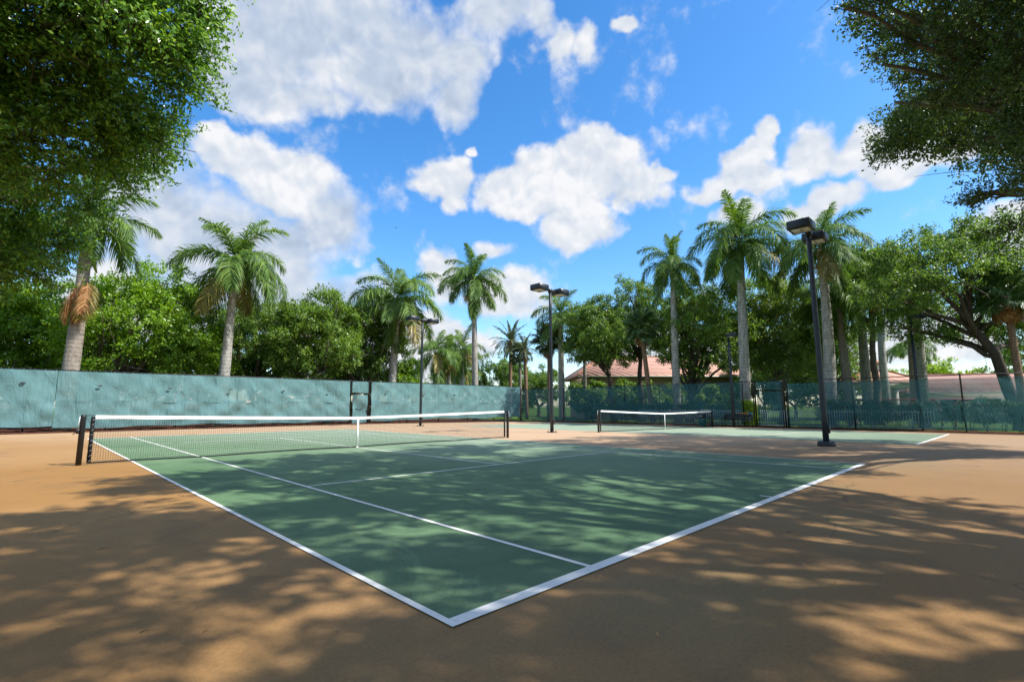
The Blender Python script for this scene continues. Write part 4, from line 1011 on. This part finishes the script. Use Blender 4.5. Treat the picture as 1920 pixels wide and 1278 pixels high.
big_tree('big glossy-leaved tree hanging in from the upper left', (-13.2, -.5, 0), [(c, tuple(np.array(r) * .80)) for c, r in LT], 501, 5600, LEAF_GLOSSY, .080, .036, 17, .40, .40, .40, (-11.5, -1.5, 5.0), 5, per=13, cr=.30)

RT = [lb(1900, 50, 14, 70, 55), lb(1815, 30, 13.5, 52, 34), lb(1735, 70, 14, 28, 20), lb(1835, 125, 14.5, 48, 32), lb(1735, 150, 15, 24, 14), lb(1780, 190, 15, 22, 14), lb(1920, 160, 14.5, 46, 48), lb(1885, 245, 15, 28, 26), lb(1940, 300, 15, 30, 40), lb(1868, 360, 15.5, 30, 14), lb(1922, 420, 15.5, 28, 20), lb(1585, 14, 13.5, 22, 10), lb(1660, 10, 13.5, 28, 15), lb(1990, 250, 14, 50, 120), lb(2010, 60, 13, 60, 100), lb(1822, 384, 15.5, 16, 7), lb(1678, 192, 15, 13, 8), lb(1655, 120, 14.5, 13, 8)]
sh = np.random.default_rng(909)
SH2 = []
for (x, y, z, r) in ((8.5, -15.2, 12.2, 1.5), (11, -14.8, 12.4, 1.7), (13.5, -14.5, 11, 1.7), (9, -17.5, 11, 1.8), (12, -17, 12, 1.9), (15, -16.5, 11.5, 1.8), (16.5, -12.8, 11.5, 1.7), (18.5, -15, 11, 1.8), (14, -19.5, 11, 2.0), (18, -18.5, 10.5, 2.0), (14.6, -13.2, 13.7, 1.6), (11.2, -13.0, 14.2, 1.5), (19.2, -13.0, 13.7, 1.6)):
    SH2.append(((x + sh.uniform(-.3, .3), y + sh.uniform(-.3, .3), z), (r, r, r * .55)))
big_tree('large tree whose small-leaved branches hang in from the upper right', (14.5, -20.5, gz(14)), [(c, tuple(np.array(r) * .90)) for c, r in RT], 502, 2100, LEAF_SHADE, .080, .036, 16, .40, .25, .42, (14.2, -18.8, 7.0), 5, per=12, cr=.32, more=(SH2, 5600, .15, .075))
SH1 = []
for (x, y, z, r) in ((4.0, -14.0, 11.6, 1.5), (7.8, -15.8, 12.6, 1.5), (6.3, -16.6, 11.5, 1.4), (-2.6, -14.6, 10.5, 1.6), (0.0, -13.2, 11, 1.8), (2.6, -12.2, 11.8, 1.7), (5.6, -13.0, 13.0, 1.7), (-4.2, -17.2, 10, 1.7), (-1.2, -16.6, 10.5, 1.9), (2, -15.5, 11, 1.9), (5, -15.5, 11.5, 1.9), (-3.2, -20.2, 9.5, 1.9), (0.2, -19.8, 10, 2.0), (3.5, -19, 10.5, 2.0), (-.8, -12.0, 11.2, 1.1), (1.6, -11.0, 11.9, 1.2), (4.0, -11.5, 13.3, 1.2), (7.4, -11.9, 13.9, 1.3), (-5.8, -20.5, 9, 1.6), (2, -22.5, 9.5, 2.0), (-2, -23, 9, 2.0)):
    SH1.append(((x + sh.uniform(-.3, .3), y + sh.uniform(-.3, .3), z), (r, r, r * .55)))
shade = big_tree('tall tree behind the camera shading the near court', (1.0, -20.8, 0), SH1, 503, 8800, LEAF_SHADE, .15, .075, 15, .42, .15, .42, (1.0, -19.5, 6.8), 3, per=16, cr=.5)

for (x, y, rz, lab) in ((-12.5, -30.0, .4, 'unseen tree added behind the camera to block sky light, left end'), (-23.0, -15.5, 1.3, 'unseen tree added beyond the left edge of the view to block sky light'), (9.5, -33.0, 2.6, 'unseen tree added behind the camera to block sky light, second row'), (25.0, -31.5, 4.4, 'unseen tree added behind the camera to block sky light, right end')):
    o = copy_tree(shade); o.location = (x, y, gz(x)); o.rotation_euler = (0, 0, rz); o['label'] = lab  # unseen copies, added to cut the sky light on the court

# ------------------------------------------------------------------ hedge, shrub, rail fence and lawn edge behind the right fence
def bush(name, label, cat, boxes, seed, n, mt, ll, lw, stems):
    rg = np.random.default_rng(seed); g = thing(name, label, cat, tuple(stems[0]))
    o0 = np.array(stems[0]); mb = MB()
    for s_ in stems:
        p = np.array(s_) - o0
        for j in range(3): limb(mb, p + rg.normal(0, .04, 3) * [1, 1, 0], p + [rg.normal(0, .2), rg.normal(0, .2), .8], .02, .008, rg, 0, 5, 5)
    mb.build('stem', BARK_DARK, g)
    C = []
    for (c, d) in boxes:
        m = int(n * d[0] * d[1] * d[2]) + 5; p = rg.uniform(-.5, .5, (m, 3)); ax_ = rg.integers(0, 3, m)
        f = rg.random(m) < .55; p[f, ax_[f]] = np.sign(p[f, ax_[f]]) * .5
        p[:, 2] = np.where(p[:, 2] < -.2, p[:, 2] * .9, p[:, 2]); p += rg.normal(0, .035, (m, 3)); C.append(np.array(c) - o0 + p * np.array(d))
    C = np.concatenate(C); A = rg.normal(0, 1, C.shape) + [0, 0, .8]; A /= np.linalg.norm(A, axis=1)[:, None]
    V, q = leafcloud(rg, C, A, 8, .14, ll, lw); stuff(put('foliage', mesh_np('foliage', V, [q], [mt]), g))
    return g
bx_, st_ = [], []
for i, y in enumerate(np.arange(-5.6, -21, -.62)):
    h = 1.0 + .18 * math.sin(i * 1.7) + .12 * math.sin(i * .6); bx_.append(((29.0 + .1 * math.sin(i), y, .55 + h * .25), (.85, .70, h * .95))); st_.append((29.0, y, gz(29) - .04))
bush('hedge', 'dark clipped hedge running behind the right fence', 'hedge', bx_, 601, 520, LEAF_HEDGE, .085, .045, st_)
bx_, st_ = [], []
for i, y in enumerate(np.arange(12.5, -1.6, -.7)):
    h = .95 + .2 * math.sin(i * 2.1); bx_.append(((29.3, y, .70 + h * .2), (.8, .75, h * .8))); st_.append((29.3, y, gz(29) - .04))
bush('hedge', 'hedge behind the fence section with the bench', 'hedge', bx_, 602, 420, LEAF_HEDGE, .09, .05, st_)
pS = PX(1406, 790, 28.1)
bush('shrub', 'yellow-green clipped shrub standing by the right gate', 'shrub', [((28.1, pS[1], .48), (.70, .80, 1.1)), ((28.1, pS[1], 1.26), (.80, .95, .46))], 603, 620, LEAF_LIME, .085, .05, [(28.1, pS[1], -.22)])
rfn = thing('rail_fence', 'pale metal picket fence on the lawn behind the right fence', 'fence', (28.55, 0, -.23))
pk = MB().box((0, 0, .62), (.032, .026, 1.12)).mesh('picket', ALU_WHITE)
for i, y in enumerate(np.arange(7.5, -11.0, -.135)):
    if -3.75 < y < -3.6: continue
    put('picket', pk, rfn, (0, y, 0))
for z in (.16, 1.08):
    MB().box((0, -1.7, z), (.035, 18.5, .035)).build('rail', ALU_WHITE, rfn)
# playground tubes
pg = thing('climbing_frame', 'red tube climbing frame seen through the right fence', 'playground frame', (38.5, -9.0, -.23))
for k, (y, r_) in enumerate(((3.2, .9), (-.6, .9), (-2.9, .7))):
    a = np.linspace(0, pi, 12); MB().tube([[0, y + r_ * cos(t_), 1.25 + r_ * .75 * sin(t_)] for t_ in a], .06, 7).build('arch_tube', RED_TUBE, pg, True)
    for s in (-1, 1): MB().tube([[0, y + s * r_, 0], [0, y + s * r_, 1.27]], .05, 7).build('leg', RED_TUBE, pg)
MB().tube([[0, 4.2, 1.85], [0, 0, 1.88], [0, -3.8, 1.85]], .05, 7).build('top_tube', RED_TUBE, pg)

# ------------------------------------------------------------------ buildings
def hip_house(name, label, u, D, yaw, w_, d_, ze, zr, ridge, roofm, wallm, over=.7, wins=(), cat='house'):
    p = PD(u, 745, D); zg = gz(p[0]) - .04
    g = thing(name, label, cat, (p[0], p[1], zg), yaw)
    ze -= zg; zr -= zg
    MB().box((0, 0, (ze) / 2), (w_, d_, ze)).build('wall', wallm, g)
    a, b = w_ / 2 + over, d_ / 2 + over; rd = ridge / 2
    V = [[-a, -b, ze], [a, -b, ze], [a, b, ze], [-a, b, ze], [-rd, 0, zr], [rd, 0, zr], [-a, -b, ze - .16], [a, -b, ze - .16], [a, b, ze - .16], [-a, b, ze - .16]]
    mb = MB(); mb.add(V, [[0, 1, 5, 4], [2, 3, 4, 5], [6, 7, 1, 0], [7, 8, 2, 1], [8, 9, 3, 2], [9, 6, 0, 3], [9, 8, 7, 6]], [[1, 2, 5], [3, 0, 4]]); rf = mb.build('roof', roofm, g)
    for (i, j) in ((0, 4), (1, 5), (2, 5), (3, 4), (4, 5)):
        if i == 4 and rd < .05: continue
        p0 = np.array(V[i], float) + [0, 0, .03]; p1 = np.array(V[j], float) + [0, 0, .03]
        mb = MB(); mb.tube([p0, (p0 + p1) / 2, p1], .09, 6); mb.build('ridge', TERRA_CAP, rf)
    mb = MB(); mb.box((0, -b - .02, ze - .12), (2 * a, .08, .16)); mb.build('fascia', STUCCO_W, g)
    for (x, z0, ww, hh) in wins:
        mb = MB(); mb.box((x, -d_ / 2 - .02, z0), (ww + .18, .08, hh + .18)); wf = mb.build('window', STUCCO_W, g)
        mb = MB(); mb.box((x, -d_ / 2 - .05, z0), (ww, .05, hh)); mb.build('pane', DARK_GLASS, wf)
    return g
hip_house('clubhouse', 'pink terracotta roofed clubhouse behind the trees', 1222, 62, -AZ0 + .05, 19, 10, 4.7, 7.4, 13, ROOF, STUCCO, .9, [(-8.5, 2.3, 1.6, 1.6), (-5.2, 2.3, 1.6, 1.6), (-1.5, 2.3, 2.0, 1.8), (2.0, 2.3, 1.6, 1.6), (6.0, 2.3, 2.0, 1.8)], 'building')
hip_house('long_house', 'long low house with brown tiled roof at the far right', 1890, 56, -AZ0 - .18, 25, 10, 2.65, 4.75, 18, ROOF_B, STUCCO_W, .8, [(-9, 1.4, 1.6, 1.3), (-5, 1.4, 1.6, 1.3), (0, 1.4, 2.4, 1.3), (5, 1.4, 1.6, 1.3), (9, 1.4, 1.6, 1.3)])
hip_house('far_house', 'small far house roof peeping under the oak limbs', 1885, 85, -AZ0 - .3, 9, 8, 4.6, 6.6, 3, ROOF, STUCCO_W, .7, [(0, 2.5, 1.6, 1.4)])
# pavilion with a cupola
pp = PD(1640, 745, 50); zg = gz(pp[0]) - .04
pv = thing('pavilion', 'open pavilion with a tiled roof and a small cupola on top', 'pavilion', (pp[0], pp[1], zg), -AZ0 - .35)
b = 2.6
for sx_ in (-1, 1):
    for sy_ in (-1, 1):
        MB().box((sx_ * b, sy_ * b, 1.75), (.45, .45, 3.5)).build('column', STUCCO_W, pv)
for s in (-1, 1):
    MB().box((0, s * b, 3.35), (2 * b - .46, .40, .5)).build('beam', STUCCO_W, pv); MB().box((s * b, 0, 3.35), (.40, 2 * b - .46, .5)).build('beam', STUCCO_W, pv)
def pyr(a, c, z0, z1):
    V = [[-a, -a, z0], [a, -a, z0], [a, a, z0], [-a, a, z0], [-c, -c, z1], [c, -c, z1], [c, c, z1], [-c, c, z1], [-a, -a, z0 - .14], [a, -a, z0 - .14], [a, a, z0 - .14], [-a, a, z0 - .14]]
    return MB().add(V, [[0, 1, 5, 4], [1, 2, 6, 5], [2, 3, 7, 6], [3, 0, 4, 7], [4, 5, 6, 7], [8, 9, 1, 0], [9, 10, 2, 1], [10, 11, 3, 2], [11, 8, 0, 3], [11, 10, 9, 8]]), V
m_, Vr = pyr(3.35, .75, 3.66, 4.95); rf = m_.build('roof', ROOF, pv)
for i in range(4):
    MB().tube([np.array(Vr[i], float) + [0, 0, .03], np.array(Vr[i + 4], float) + [0, 0, .03]], .09, 6).build('ridge', TERRA_CAP, rf)
MB().box((0, 0, 5.25), (1.35, 1.35, .9)).build('cupola', STUCCO_W, pv)
m_, Vr = pyr(1.0, .03, 5.78, 6.25); m_.build('cupola_roof', ROOF, pv)

# ------------------------------------------------------------------ small things: fallen leaves, twigs, a bird
rg = np.random.default_rng(44)
n = 520; xy = np.stack([rg.uniform(-12, 14, n), rg.uniform(-15, 11, n)], 1)
C = np.concatenate([xy, np.full((n, 1), .014)], 1); C[:, 2] += np.array([gz(x) for x in xy[:, 0]])
ang = rg.uniform(0, 6.28, n); d = np.stack([np.cos(ang), np.sin(ang), rg.uniform(-.1, .25, n)], 1); sd = np.stack([-np.sin(ang), np.cos(ang), np.zeros(n)], 1)
l = rg.uniform(.018, .05, n)[:, None]; V = np.stack([C, C + d * l * .5 + sd * l * .22, C + d * l, C + d * l * .5 - sd * l * .22], 1).reshape(-1, 3); V[:, 2] = np.maximum(V[:, 2], C[:, 2].repeat(4) - .003)
stuff(put('fallen_leaves', mesh_np('fallen_leaves', V, [np.arange(4 * n).reshape(-1, 4)], [FROND_DEAD])))
for (u, v, L, a) in ((186, 1030, .075, .6), (262, 1186, .045, .05), (380, 1186, .03, .3)):
    d = ray(u, v); p = CAM + d * (-CAM[2] / d[2])
    MB().tube([[0, 0, .004], [L * .5, .005, .006], [L, -.006, .004]], [.002, .0018, .001], 5).build('twig', TWIG, None, False, (p[0], p[1], 0))
    o = bpy.context.scene.objects[-1] if False else COL.objects[-1]
    o.rotation_euler = (0, 0, a); tag(o, {186: 'longest twig, on the sunlit tan ground at the left', 262: 'short twig lying in deep shade at the lower left', 380: 'tiny twig beside a pale scuff on the shaded ground', 640: 'twig on the tan ground near the sideline'}[u], 'twig', 'twigs fallen on the court')
pb = PR(743, 427, 70)
bd = thing('bird', 'tiny dark bird flying in the blue gap left of the centre cloud', 'bird', tuple(pb), 1.0)
mb = MB(); mb.tube([[-.16, 0, 0], [-.08, 0, .01], [.04, 0, .01], [.14, 0, .02], [.18, 0, .02]], [.005, .05, .055, .03, .004], 8)
for s in (-1, 1): mb.add([[.06, 0, .02], [-.05, 0, .02], [-.06, s * .30, .10], [.02, s * .22, .09]], [[0, 1, 2, 3]] if s > 0 else [[3, 2, 1, 0]])
mb.build('body', BLACK, bd)
# grass at the feet of the fences
def tufts(pts, seed, mt, h=.16):
    rg = np.random.default_rng(seed); n = len(pts); a = rg.uniform(0, 6.28, n); hh = h * rg.uniform(.4, 1.3, n)
    wv = np.stack([np.cos(a), np.sin(a), 0 * a], 1) * .006; ln = np.stack([rg.normal(0, .4, n) * hh, rg.normal(0, .4, n) * hh, hh], 1)
    V = np.stack([pts - wv, pts + wv, pts + ln], 1).reshape(-1, 3)
    return stuff(put('grass', mesh_np('grass', V, [np.arange(3 * n).reshape(-1, 3)], [mt])))
n = 9000; x = 27.35 + rg.random(n) ** 2 * 3.5; y = rg.uniform(-18, 12, n); tufts(np.stack([x, y, np.full(n, -.21)], 1), 1, LEAF_BRIGHT)
n = 5000; x = rg.uniform(-14, 26, n); y = 18.8 + rg.random(n) * .8; k_ = np.sin(x * 1.3) + np.sin(x * .37 + 1) > .3; tufts(np.stack([x, y, np.array([gz(a) for a in x]) - .02], 1)[k_], 2, FROND_YEL, .10)
